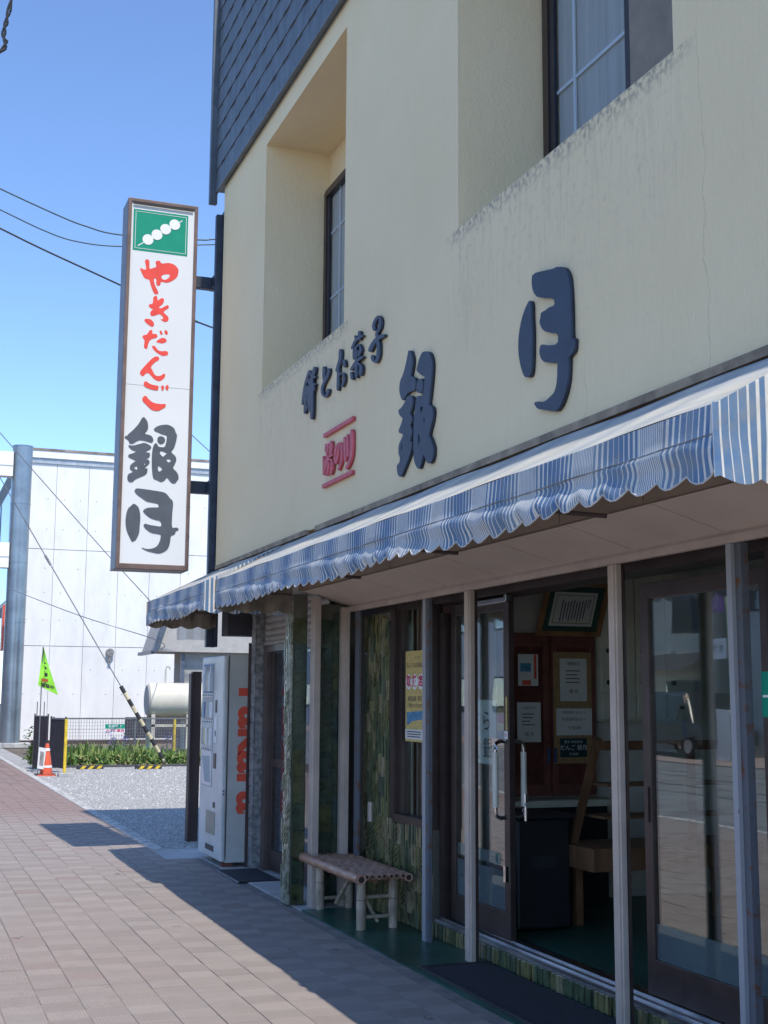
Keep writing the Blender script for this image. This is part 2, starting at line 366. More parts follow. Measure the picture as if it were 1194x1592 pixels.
def poly_mesh(name, loops, tofn, depth, mat, stagger=0.):
    """filled outline(s) with holes, extruded by depth along the plane's normal; loops in plane coordinates"""
    cu = bpy.data.curves.new(name, 'CURVE'); cu.dimensions = '2D'; cu.fill_mode = 'BOTH'
    for L in loops:
        sp = cu.splines.new('POLY'); sp.points.add(len(L) - 1); sp.use_cyclic_u = True
        for i, (a, b) in enumerate(L): sp.points[i].co = (a, b, 0, 1)
    cu.extrude = depth / 2
    ob = bpy.data.objects.new(name, cu); me = bpy.data.meshes.new_from_object(ob)
    bpy.data.objects.remove(ob); bpy.data.curves.remove(cu)
    for v in me.vertices: v.co = tofn(*v.co)
    me.name = name; me.materials.clear(); me.materials.append(MATS[mat])
    bm = bmesh.new(); bm.from_mesh(me); bmesh.ops.remove_doubles(bm, verts=bm.verts, dist=1e-5); bmesh.ops.recalc_face_normals(bm, faces=bm.faces); bm.to_mesh(me); bm.free()
    return me
def text_mesh(name, body, size, mat, fn, align='CENTER', bold=0., spacing=1.0, line=1.0, sx=1.0, vert=False, depth=0.):
    cu = bpy.data.curves.new(name, 'FONT'); cu.body = '\n'.join(body) if vert else body
    cu.size = size; cu.align_x = align; cu.align_y = 'CENTER'; cu.offset = bold; cu.space_character = spacing; cu.space_line = line; cu.resolution_u = 3; cu.extrude = depth
    ob = bpy.data.objects.new(name, cu); me = bpy.data.meshes.new_from_object(ob); bpy.data.objects.remove(ob); bpy.data.curves.remove(cu)
    for v in me.vertices: v.co = fn(v.co.x * sx, v.co.y, v.co.z)
    me.materials.clear(); me.materials.append(MATS[mat]); return me
def add_text(name, parent, *a, **k): return link(name, text_mesh(name, *a, **k), parent)
# frames of reference for print: facing the street (-x): right on the page is -y ; facing the camera (-y): right on the page is +x
def face_street(x, y, z): return lambda a, b, c=0: (x - c, y - a, z + b)
def face_cam(x, y, z): return lambda a, b, c=0: (x + a, y - c, z + b)
GLYPH={
'tsuki_wall':[[(5.464,3.476),(5.49,3.459),(5.509,3.442),(5.532,3.416),(5.547,3.392),(5.562,3.36),(5.57,3.335),(5.576,3.304),(5.577,3.279),(5.575,3.248),(5.57,3.225),(5.561,3.196),(5.553,3.175),(5.54,3.151),(5.53,3.134),(5.516,3.116),(5.501,3.106),(5.476,3.1),(5.462,3.1),(5.45,3.107),(5.444,3.117),(5.438,3.137),(5.435,3.16),(5.432,3.2),(5.43,3.239),(5.428,3.298),(5.429,3.337),(5.433,3.38),(5.434,3.411),(5.434,3.45),(5.439,3.469),(5.45,3.479)],[(5.385,3.6),(5.303,3.584),(5.255,3.574),(5.214,3.565),(5.193,3.562),(5.181,3.563),(5.162,3.559),(5.125,3.547),(5.104,3.538),(5.087,3.525),(5.077,3.513),(5.066,3.498),(5.059,3.484),(5.052,3.462),(5.049,3.442),(5.046,3.413),(5.044,3.388),(5.042,3.354),(5.041,3.324),(5.04,3.282),(5.04,3.245),(5.04,3.194),(5.034,3.174),(5.018,3.176),(5.012,3.169),(5.013,3.151),(5.014,3.138),(5.017,3.123),(5.024,3.114),(5.038,3.108),(5.049,3.104),(5.063,3.101),(5.069,3.094),(5.069,3.08),(5.07,3.064),(5.073,3.037),(5.076,3.018),(5.08,2.997),(5.085,2.981),(5.094,2.961),(5.103,2.944),(5.118,2.923),(5.131,2.908),(5.148,2.892),(5.163,2.883),(5.183,2.874),(5.205,2.874),(5.243,2.883),(5.271,2.891),(5.306,2.901),(5.333,2.909),(5.366,2.918),(5.386,2.928),(5.404,2.944),(5.411,2.953),(5.411,2.959),(5.399,2.96),(5.368,2.956),(5.352,2.952),(5.34,2.944),(5.325,2.942),(5.298,2.944),(5.276,2.947),(5.246,2.954),(5.228,2.959),(5.21,2.966),(5.2,2.976),(5.191,2.992),(5.185,3.006),(5.181,3.024),(5.178,3.041),(5.176,3.066),(5.175,3.081),(5.174,3.095),(5.189,3.104),(5.226,3.111),(5.255,3.119),(5.29,3.129),(5.311,3.138),(5.328,3.151),(5.34,3.164),(5.35,3.184),(5.353,3.197),(5.351,3.211),(5.347,3.219),(5.337,3.226),(5.32,3.224),(5.284,3.211),(5.247,3.201),(5.189,3.19),(5.166,3.197),(5.165,3.227),(5.179,3.242),(5.213,3.251),(5.24,3.26),(5.276,3.274),(5.298,3.284),(5.318,3.298),(5.332,3.312),(5.345,3.333),(5.348,3.346),(5.341,3.359),(5.337,3.369),(5.333,3.381),(5.322,3.385),(5.297,3.384),(5.28,3.384),(5.262,3.387),(5.241,3.386),(5.206,3.382),(5.194,3.389),(5.199,3.41),(5.236,3.429),(5.325,3.457),(5.369,3.474),(5.39,3.491),(5.403,3.504),(5.415,3.523),(5.421,3.538),(5.425,3.557),(5.425,3.574),(5.42,3.597)]],
'gin_wall':[[(7.046,3.635),(7.025,3.63),(7.011,3.617),(6.995,3.591),(6.988,3.574),(6.984,3.555),(6.985,3.54),(6.991,3.521),(6.999,3.504),(7.016,3.479),(7.009,3.465),(6.975,3.453),(6.955,3.444),(6.94,3.434),(6.935,3.418),(6.937,3.388),(6.941,3.373),(6.95,3.367),(6.975,3.368),(7.028,3.375),(7.059,3.375),(7.082,3.37),(7.1,3.363),(7.121,3.348),(7.137,3.345),(7.154,3.352),(7.167,3.362),(7.182,3.382),(7.191,3.395),(7.199,3.409),(7.202,3.421),(7.202,3.439),(7.199,3.454),(7.191,3.473),(7.178,3.486),(7.152,3.501),(7.134,3.516),(7.114,3.538),(7.101,3.556),(7.085,3.579),(7.076,3.595),(7.066,3.613),(7.061,3.624),(7.056,3.634)],[(7.044,3.355),(7.013,3.348),(6.996,3.34),(6.983,3.329),(6.979,3.316),(6.982,3.291),(6.993,3.273),(7.018,3.251),(7.02,3.236),(7.001,3.222),(6.992,3.212),(6.988,3.199),(6.991,3.19),(7.002,3.18),(7.01,3.173),(7.019,3.166),(7.017,3.16),(7.002,3.151),(6.995,3.141),(6.993,3.125),(6.996,3.112),(7.003,3.096),(7.01,3.085),(7.022,3.073),(7.02,3.067),(7.005,3.066),(6.997,3.061),(6.994,3.05),(6.995,3.037),(7.002,3.016),(7.017,2.997),(7.048,2.97),(7.067,2.954),(7.086,2.94),(7.109,2.922),(7.148,2.89),(7.173,2.879),(7.196,2.883),(7.211,2.89),(7.223,2.904),(7.23,2.918),(7.237,2.94),(7.238,2.952),(7.233,2.96),(7.222,2.964),(7.201,2.968),(7.191,2.976),(7.187,2.991),(7.191,3.004),(7.206,3.021),(7.212,3.037),(7.212,3.061),(7.208,3.076),(7.198,3.089),(7.186,3.098),(7.166,3.109),(7.153,3.118),(7.137,3.13),(7.148,3.139),(7.192,3.152),(7.209,3.161),(7.209,3.172),(7.2,3.182),(7.176,3.198),(7.161,3.212),(7.145,3.229),(7.15,3.241),(7.178,3.252),(7.197,3.266),(7.217,3.29),(7.211,3.301),(7.175,3.305),(7.15,3.311),(7.122,3.321),(7.106,3.331),(7.09,3.345),(7.078,3.352),(7.062,3.356)],[(7.155,3.081),(7.147,3.064),(7.148,3.052),(7.157,3.036),(7.163,3.035),(7.17,3.05),(7.169,3.062),(7.161,3.08)],[(7.056,3.114),(7.052,3.105),(7.053,3.098),(7.061,3.093),(7.062,3.096),(7.059,3.112)],[(6.881,3.42),(6.847,3.414),(6.831,3.407),(6.824,3.395),(6.821,3.379),(6.821,3.35),(6.827,3.336),(6.841,3.328),(6.86,3.328),(6.893,3.337),(6.91,3.345),(6.92,3.358),(6.923,3.369),(6.921,3.386),(6.914,3.399),(6.9,3.416)],[(6.808,3.568),(6.757,3.556),(6.729,3.543),(6.707,3.522),(6.695,3.502),(6.684,3.474),(6.681,3.451),(6.685,3.421),(6.689,3.398),(6.696,3.368),(6.701,3.345),(6.708,3.316),(6.717,3.289),(6.731,3.248),(6.725,3.228),(6.697,3.218),(6.681,3.207),(6.671,3.191),(6.668,3.175),(6.672,3.151),(6.68,3.131),(6.697,3.103),(6.711,3.084),(6.729,3.06),(6.729,3.046),(6.711,3.033),(6.699,3.02),(6.685,3.001),(6.675,2.986),(6.664,2.968),(6.662,2.951),(6.665,2.927),(6.673,2.909),(6.691,2.889),(6.71,2.883),(6.742,2.888),(6.762,2.898),(6.78,2.92),(6.792,2.935),(6.807,2.951),(6.818,2.949),(6.833,2.926),(6.846,2.908),(6.864,2.886),(6.878,2.879),(6.897,2.883),(6.914,2.894),(6.94,2.917),(6.954,2.938),(6.964,2.968),(6.967,3.002),(6.968,3.06),(6.967,3.105),(6.964,3.162),(6.96,3.197),(6.95,3.226),(6.942,3.254),(6.931,3.295),(6.924,3.314),(6.916,3.321),(6.903,3.321),(6.877,3.315),(6.865,3.309),(6.861,3.3),(6.851,3.3),(6.829,3.31),(6.816,3.323),(6.806,3.346),(6.8,3.364),(6.796,3.386),(6.795,3.399),(6.795,3.411),(6.804,3.419),(6.826,3.425),(6.853,3.439),(6.902,3.466),(6.919,3.482),(6.916,3.495),(6.905,3.51),(6.883,3.537),(6.864,3.553),(6.838,3.567)],[(6.856,3.245),(6.83,3.241),(6.822,3.236),(6.825,3.227),(6.831,3.221),(6.842,3.215),(6.851,3.214),(6.862,3.217),(6.866,3.225),(6.866,3.241)],[(6.798,3.171),(6.791,3.156),(6.791,3.145),(6.798,3.134),(6.804,3.135),(6.812,3.149),(6.812,3.16),(6.804,3.172)],[(6.885,3.091),(6.866,3.063),(6.865,3.044),(6.881,3.024),(6.89,3.023),(6.898,3.038),(6.899,3.057),(6.894,3.089)]],
'gin_sign':[[(2.132,4.24),(2.142,4.229),(2.15,4.22),(2.161,4.207),(2.167,4.188),(2.173,4.153),(2.172,4.131),(2.165,4.113),(2.157,4.099),(2.142,4.083),(2.151,4.074),(2.187,4.068),(2.205,4.061),(2.216,4.05),(2.222,4.039),(2.227,4.023),(2.226,4.012),(2.219,3.998),(2.211,3.993),(2.198,3.995),(2.182,3.998),(2.155,4.005),(2.133,4.008),(2.104,4.01),(2.086,4.007),(2.069,3.997),(2.055,3.988),(2.038,3.975),(2.025,3.969),(2.007,3.966),(1.997,3.973),(1.989,3.993),(1.978,4.006),(1.955,4.019),(1.948,4.028),(1.95,4.035),(1.956,4.039),(1.967,4.042),(1.974,4.046),(1.979,4.056),(1.989,4.067),(2.009,4.086),(2.027,4.105),(2.052,4.134),(2.069,4.155),(2.085,4.181),(2.095,4.199),(2.103,4.219),(2.111,4.231),(2.124,4.241)],[(2.157,3.984),(2.193,3.968),(2.207,3.956),(2.209,3.939),(2.196,3.925),(2.162,3.904),(2.159,3.895),(2.185,3.893),(2.197,3.888),(2.2,3.878),(2.199,3.866),(2.194,3.848),(2.182,3.838),(2.156,3.829),(2.154,3.826),(2.176,3.826),(2.188,3.821),(2.196,3.809),(2.198,3.799),(2.195,3.787),(2.184,3.772),(2.157,3.744),(2.154,3.734),(2.174,3.738),(2.181,3.728),(2.178,3.7),(2.171,3.684),(2.157,3.671),(2.14,3.66),(2.111,3.646),(2.089,3.635),(2.062,3.618),(2.05,3.608),(2.048,3.599),(2.039,3.594),(2.021,3.592),(2.008,3.594),(1.995,3.604),(1.989,3.62),(1.989,3.653),(2.001,3.672),(2.033,3.689),(2.038,3.7),(2.017,3.712),(2.009,3.726),(2.01,3.748),(2.016,3.762),(2.032,3.777),(2.044,3.787),(2.061,3.8),(2.051,3.811),(2.007,3.828),(1.99,3.84),(1.991,3.855),(2.001,3.864),(2.025,3.872),(2.042,3.88),(2.06,3.892),(2.058,3.899),(2.033,3.904),(2.017,3.912),(2.0,3.927),(1.992,3.937),(1.987,3.949),(1.994,3.953),(2.018,3.951),(2.042,3.955),(2.079,3.967),(2.105,3.976),(2.132,3.986)],[(2.079,3.748),(2.083,3.727),(2.08,3.719),(2.07,3.718),(2.062,3.722),(2.051,3.732),(2.054,3.74),(2.071,3.751)],[(2.158,3.784),(2.154,3.773),(2.151,3.768),(2.147,3.767),(2.145,3.769),(2.147,3.778),(2.15,3.783),(2.157,3.787)],[(2.304,4.065),(2.325,4.06),(2.335,4.051),(2.342,4.035),(2.342,4.023),(2.337,4.007),(2.328,3.997),(2.31,3.987),(2.298,3.986),(2.283,3.992),(2.274,4.0),(2.267,4.014),(2.266,4.027),(2.268,4.045),(2.275,4.056),(2.29,4.064)],[(2.232,4.136),(2.249,4.152),(2.266,4.163),(2.292,4.174),(2.317,4.18),(2.352,4.185),(2.377,4.182),(2.404,4.17),(2.419,4.161),(2.43,4.15),(2.435,4.14),(2.439,4.125),(2.444,4.113),(2.455,4.095),(2.459,4.08),(2.456,4.057),(2.453,4.036),(2.446,4.005),(2.441,3.985),(2.434,3.963),(2.425,3.946),(2.408,3.924),(2.412,3.906),(2.441,3.884),(2.454,3.866),(2.458,3.843),(2.455,3.824),(2.445,3.799),(2.438,3.783),(2.428,3.765),(2.434,3.749),(2.46,3.726),(2.473,3.71),(2.481,3.692),(2.485,3.677),(2.485,3.656),(2.482,3.645),(2.474,3.637),(2.467,3.628),(2.46,3.614),(2.45,3.608),(2.431,3.605),(2.417,3.611),(2.4,3.629),(2.388,3.642),(2.376,3.656),(2.367,3.655),(2.356,3.638),(2.344,3.626),(2.325,3.614),(2.309,3.613),(2.286,3.623),(2.27,3.629),(2.249,3.635),(2.238,3.647),(2.231,3.674),(2.227,3.701),(2.222,3.746),(2.219,3.79),(2.218,3.858),(2.219,3.901),(2.224,3.94),(2.23,3.965),(2.243,3.988),(2.252,3.994),(2.262,3.986),(2.27,3.977),(2.277,3.962),(2.294,3.957),(2.328,3.956),(2.344,3.969),(2.352,4.001),(2.356,4.025),(2.358,4.055),(2.358,4.07),(2.355,4.075),(2.342,4.08),(2.312,4.085),(2.293,4.09),(2.275,4.099),(2.262,4.104),(2.247,4.108),(2.238,4.113),(2.229,4.125)],[(2.315,3.918),(2.354,3.906),(2.365,3.897),(2.353,3.888),(2.344,3.879),(2.333,3.864),(2.32,3.866),(2.3,3.884),(2.293,3.898),(2.298,3.916)],[(2.378,3.844),(2.39,3.844),(2.398,3.841),(2.405,3.831),(2.402,3.822),(2.388,3.811),(2.377,3.812),(2.362,3.826),(2.36,3.834),(2.37,3.841)],[(2.295,3.768),(2.318,3.747),(2.322,3.734),(2.311,3.723),(2.303,3.717),(2.293,3.714),(2.287,3.718),(2.28,3.734),(2.279,3.748),(2.284,3.768)]],
'tsuki_sign':[[(2.06,3.384),(2.072,3.379),(2.084,3.371),(2.102,3.354),(2.112,3.335),(2.12,3.303),(2.124,3.278),(2.126,3.246),(2.126,3.22),(2.124,3.188),(2.122,3.16),(2.122,3.122),(2.118,3.099),(2.111,3.078),(2.104,3.061),(2.093,3.039),(2.084,3.028),(2.073,3.023),(2.066,3.019),(2.059,3.013),(2.051,3.019),(2.037,3.042),(2.024,3.067),(2.003,3.11),(1.994,3.138),(1.989,3.167),(1.986,3.19),(1.985,3.219),(1.986,3.242),(1.989,3.272),(1.993,3.295),(2.001,3.324),(2.01,3.341),(2.025,3.354),(2.037,3.365),(2.05,3.38)],[(2.095,3.536),(2.142,3.533),(2.183,3.53),(2.242,3.525),(2.285,3.521),(2.335,3.515),(2.361,3.507),(2.378,3.493),(2.389,3.482),(2.4,3.466),(2.409,3.456),(2.423,3.446),(2.431,3.437),(2.437,3.423),(2.439,3.405),(2.439,3.373),(2.437,3.347),(2.434,3.311),(2.433,3.269),(2.433,3.196),(2.441,3.169),(2.458,3.171),(2.469,3.173),(2.477,3.175),(2.486,3.172),(2.498,3.164),(2.501,3.158),(2.499,3.15),(2.492,3.145),(2.479,3.14),(2.472,3.131),(2.467,3.111),(2.456,3.101),(2.434,3.094),(2.425,3.078),(2.423,3.046),(2.42,3.024),(2.415,3.0),(2.409,2.982),(2.399,2.961),(2.387,2.947),(2.365,2.931),(2.348,2.922),(2.325,2.914),(2.304,2.912),(2.275,2.917),(2.25,2.921),(2.214,2.928),(2.188,2.937),(2.158,2.952),(2.147,2.958),(2.151,2.962),(2.161,2.96),(2.182,2.954),(2.199,2.952),(2.222,2.953),(2.242,2.957),(2.271,2.967),(2.288,2.978),(2.302,2.995),(2.311,3.01),(2.319,3.031),(2.324,3.048),(2.328,3.072),(2.329,3.085),(2.327,3.095),(2.306,3.101),(2.256,3.106),(2.226,3.114),(2.199,3.131),(2.182,3.144),(2.166,3.162),(2.16,3.174),(2.161,3.186),(2.166,3.192),(2.177,3.195),(2.187,3.195),(2.202,3.19),(2.221,3.186),(2.253,3.182),(2.28,3.179),(2.319,3.175),(2.332,3.185),(2.328,3.216),(2.312,3.231),(2.273,3.238),(2.249,3.244),(2.225,3.253),(2.208,3.262),(2.187,3.277),(2.172,3.29),(2.156,3.306),(2.15,3.317),(2.153,3.325),(2.161,3.334),(2.18,3.347),(2.202,3.354),(2.24,3.358),(2.265,3.36),(2.291,3.36),(2.3,3.368),(2.297,3.388),(2.283,3.398),(2.25,3.403),(2.225,3.407),(2.193,3.41),(2.173,3.417),(2.155,3.429),(2.135,3.442),(2.103,3.462),(2.083,3.478),(2.064,3.499),(2.062,3.514),(2.073,3.531)]],
'ya':[[(2.111,5.837),(2.122,5.834),(2.128,5.826),(2.132,5.811),(2.133,5.791),(2.134,5.754),(2.14,5.742),(2.156,5.748),(2.172,5.756),(2.196,5.768),(2.202,5.783),(2.193,5.808),(2.193,5.822),(2.2,5.83),(2.209,5.835),(2.226,5.839),(2.237,5.834),(2.248,5.816),(2.267,5.814),(2.306,5.824),(2.331,5.828),(2.355,5.825),(2.374,5.819),(2.395,5.806),(2.408,5.794),(2.419,5.777),(2.424,5.764),(2.424,5.748),(2.422,5.732),(2.417,5.706),(2.41,5.69),(2.396,5.674),(2.382,5.661),(2.358,5.642),(2.34,5.632),(2.316,5.622),(2.299,5.62),(2.281,5.622),(2.269,5.624),(2.257,5.625),(2.251,5.619),(2.249,5.602),(2.245,5.591),(2.236,5.581),(2.228,5.578),(2.218,5.581),(2.211,5.587),(2.206,5.599),(2.204,5.608),(2.206,5.621),(2.206,5.632),(2.204,5.647),(2.199,5.653),(2.187,5.651),(2.182,5.643),(2.183,5.625),(2.186,5.609),(2.192,5.589),(2.199,5.573),(2.208,5.556),(2.216,5.541),(2.227,5.521),(2.231,5.508),(2.228,5.497),(2.221,5.492),(2.204,5.49),(2.195,5.492),(2.187,5.499),(2.18,5.51),(2.171,5.53),(2.163,5.549),(2.153,5.575),(2.146,5.597),(2.138,5.625),(2.128,5.636),(2.114,5.634),(2.103,5.636),(2.091,5.642),(2.081,5.652),(2.069,5.672),(2.059,5.692),(2.046,5.721),(2.043,5.735),(2.051,5.74),(2.058,5.74),(2.068,5.732),(2.079,5.729),(2.095,5.729),(2.101,5.739),(2.099,5.764),(2.095,5.781),(2.089,5.802),(2.087,5.815),(2.09,5.826),(2.094,5.832),(2.103,5.836)],[(2.269,5.697),(2.29,5.704),(2.306,5.708),(2.326,5.71),(2.335,5.707),(2.338,5.697),(2.336,5.687),(2.327,5.674),(2.317,5.664),(2.301,5.652),(2.289,5.648),(2.274,5.65),(2.265,5.654),(2.257,5.664),(2.255,5.674),(2.259,5.688)]],
'ki':[[(2.202,5.476),(2.211,5.473),(2.216,5.469),(2.221,5.46),(2.223,5.449),(2.224,5.431),(2.23,5.43),(2.246,5.445),(2.257,5.453),(2.269,5.458),(2.277,5.457),(2.286,5.45),(2.29,5.443),(2.288,5.43),(2.286,5.42),(2.282,5.408),(2.275,5.396),(2.26,5.381),(2.25,5.37),(2.239,5.36),(2.24,5.355),(2.255,5.352),(2.27,5.357),(2.294,5.374),(2.308,5.383),(2.321,5.391),(2.33,5.391),(2.337,5.384),(2.339,5.377),(2.337,5.364),(2.329,5.355),(2.311,5.343),(2.3,5.334),(2.288,5.32),(2.291,5.309),(2.309,5.296),(2.321,5.287),(2.331,5.277),(2.337,5.269),(2.34,5.257),(2.34,5.248),(2.336,5.236),(2.331,5.229),(2.322,5.222),(2.314,5.219),(2.302,5.217),(2.289,5.221),(2.267,5.233),(2.26,5.238),(2.263,5.241),(2.268,5.242),(2.277,5.242),(2.282,5.246),(2.286,5.254),(2.285,5.262),(2.277,5.273),(2.268,5.281),(2.253,5.29),(2.238,5.289),(2.218,5.278),(2.202,5.27),(2.181,5.263),(2.17,5.263),(2.162,5.27),(2.158,5.279),(2.156,5.294),(2.159,5.305),(2.168,5.318),(2.174,5.326),(2.183,5.332),(2.179,5.336),(2.161,5.342),(2.151,5.348),(2.141,5.359),(2.139,5.368),(2.143,5.377),(2.151,5.383),(2.168,5.386),(2.176,5.394),(2.18,5.412),(2.181,5.426),(2.18,5.444),(2.184,5.457),(2.194,5.471)],[(2.115,5.23),(2.142,5.231),(2.157,5.23),(2.169,5.225),(2.178,5.218),(2.189,5.205),(2.195,5.195),(2.198,5.182),(2.197,5.172),(2.192,5.161),(2.185,5.156),(2.175,5.155),(2.164,5.158),(2.146,5.168),(2.13,5.179),(2.109,5.197),(2.101,5.209),(2.104,5.223)]],
'da':[[(2.166,5.123),(2.178,5.122),(2.183,5.113),(2.184,5.09),(2.19,5.083),(2.204,5.088),(2.215,5.087),(2.227,5.081),(2.233,5.074),(2.237,5.064),(2.233,5.056),(2.222,5.046),(2.209,5.04),(2.188,5.034),(2.176,5.028),(2.164,5.017),(2.157,5.006),(2.15,4.987),(2.145,4.967),(2.14,4.938),(2.134,4.926),(2.124,4.925),(2.116,4.928),(2.107,4.936),(2.105,4.948),(2.107,4.971),(2.108,4.988),(2.109,5.006),(2.104,5.019),(2.09,5.035),(2.087,5.045),(2.094,5.057),(2.105,5.063),(2.124,5.068),(2.134,5.076),(2.143,5.093),(2.149,5.104),(2.158,5.117)],[(2.256,5.126),(2.268,5.124),(2.276,5.117),(2.284,5.101),(2.285,5.092),(2.277,5.084),(2.272,5.083),(2.264,5.088),(2.259,5.098),(2.254,5.119)],[(2.314,5.137),(2.325,5.132),(2.331,5.124),(2.337,5.109),(2.337,5.1),(2.33,5.09),(2.324,5.089),(2.313,5.093),(2.307,5.099),(2.302,5.111),(2.302,5.121),(2.308,5.134)],[(2.231,5.019),(2.244,5.029),(2.255,5.038),(2.27,5.048),(2.281,5.053),(2.296,5.055),(2.307,5.052),(2.319,5.044),(2.325,5.038),(2.328,5.029),(2.325,5.021),(2.317,5.011),(2.307,5.005),(2.289,4.998),(2.275,4.997),(2.257,4.999),(2.246,5.0),(2.234,5.001),(2.228,5.004),(2.227,5.012)],[(2.185,4.957),(2.191,4.963),(2.197,4.965),(2.207,4.964),(2.216,4.958),(2.227,4.944),(2.236,4.934),(2.248,4.923),(2.26,4.919),(2.278,4.917),(2.294,4.919),(2.318,4.925),(2.332,4.923),(2.342,4.915),(2.346,4.906),(2.345,4.891),(2.34,4.883),(2.328,4.879),(2.318,4.875),(2.303,4.871),(2.29,4.871),(2.272,4.877),(2.258,4.883),(2.239,4.894),(2.225,4.904),(2.207,4.919),(2.196,4.931),(2.186,4.949)]],
'n':[[(2.225,4.859),(2.244,4.86),(2.254,4.855),(2.26,4.84),(2.26,4.832),(2.255,4.824),(2.247,4.817),(2.231,4.808),(2.218,4.797),(2.201,4.778),(2.19,4.764),(2.181,4.746),(2.182,4.735),(2.192,4.724),(2.199,4.712),(2.207,4.693),(2.215,4.681),(2.229,4.668),(2.241,4.664),(2.259,4.664),(2.272,4.667),(2.286,4.674),(2.296,4.682),(2.306,4.693),(2.314,4.695),(2.322,4.686),(2.324,4.677),(2.321,4.661),(2.314,4.649),(2.299,4.632),(2.288,4.623),(2.273,4.615),(2.261,4.613),(2.243,4.616),(2.229,4.622),(2.21,4.634),(2.198,4.645),(2.184,4.66),(2.174,4.67),(2.164,4.681),(2.155,4.684),(2.143,4.682),(2.135,4.678),(2.126,4.67),(2.12,4.662),(2.113,4.652),(2.106,4.648),(2.096,4.649),(2.088,4.654),(2.079,4.664),(2.076,4.673),(2.076,4.686),(2.081,4.699),(2.095,4.719),(2.108,4.737),(2.128,4.763),(2.146,4.785),(2.171,4.815),(2.189,4.834),(2.21,4.852)]],
'go':[[(2.124,4.597),(2.134,4.6),(2.145,4.597),(2.162,4.586),(2.176,4.579),(2.197,4.572),(2.217,4.569),(2.245,4.568),(2.257,4.563),(2.262,4.552),(2.261,4.541),(2.257,4.526),(2.249,4.52),(2.234,4.518),(2.218,4.52),(2.191,4.524),(2.17,4.529),(2.143,4.537),(2.128,4.545),(2.118,4.556),(2.115,4.568),(2.119,4.588)],[(2.291,4.568),(2.298,4.575),(2.304,4.575),(2.311,4.57),(2.314,4.561),(2.315,4.543),(2.312,4.532),(2.305,4.522),(2.299,4.521),(2.292,4.528),(2.289,4.538),(2.288,4.558)],[(2.336,4.577),(2.345,4.583),(2.351,4.582),(2.359,4.575),(2.361,4.564),(2.359,4.542),(2.355,4.532),(2.348,4.528),(2.341,4.531),(2.332,4.543),(2.329,4.554),(2.332,4.569)],[(2.109,4.431),(2.12,4.447),(2.129,4.454),(2.139,4.454),(2.149,4.448),(2.162,4.431),(2.176,4.419),(2.197,4.402),(2.215,4.394),(2.239,4.388),(2.258,4.386),(2.281,4.385),(2.301,4.386),(2.328,4.389),(2.339,4.386),(2.339,4.376),(2.337,4.368),(2.331,4.357),(2.321,4.348),(2.3,4.335),(2.288,4.327),(2.276,4.319),(2.262,4.315),(2.239,4.313),(2.222,4.315),(2.204,4.32),(2.189,4.33),(2.168,4.347),(2.149,4.364),(2.122,4.389),(2.109,4.404),(2.106,4.419)]],
'green':[[(1.96,6.342),(2.507,6.343),(2.507,5.918),(1.962,5.918)],[(1.981,6.322),(2.489,6.321),(2.491,5.938),(1.982,5.94)]],
'dango':[[(2.11,6.041),(2.197,6.102),(2.282,6.171),(2.372,6.231),(2.011,5.965),(2.45,6.284),(2.166,6.048)]],
'panel':[[(1.926,6.379),(2.559,6.41),(2.563,2.821),(1.895,2.817)],[(1.97,4.538),(2.571,4.574)]],
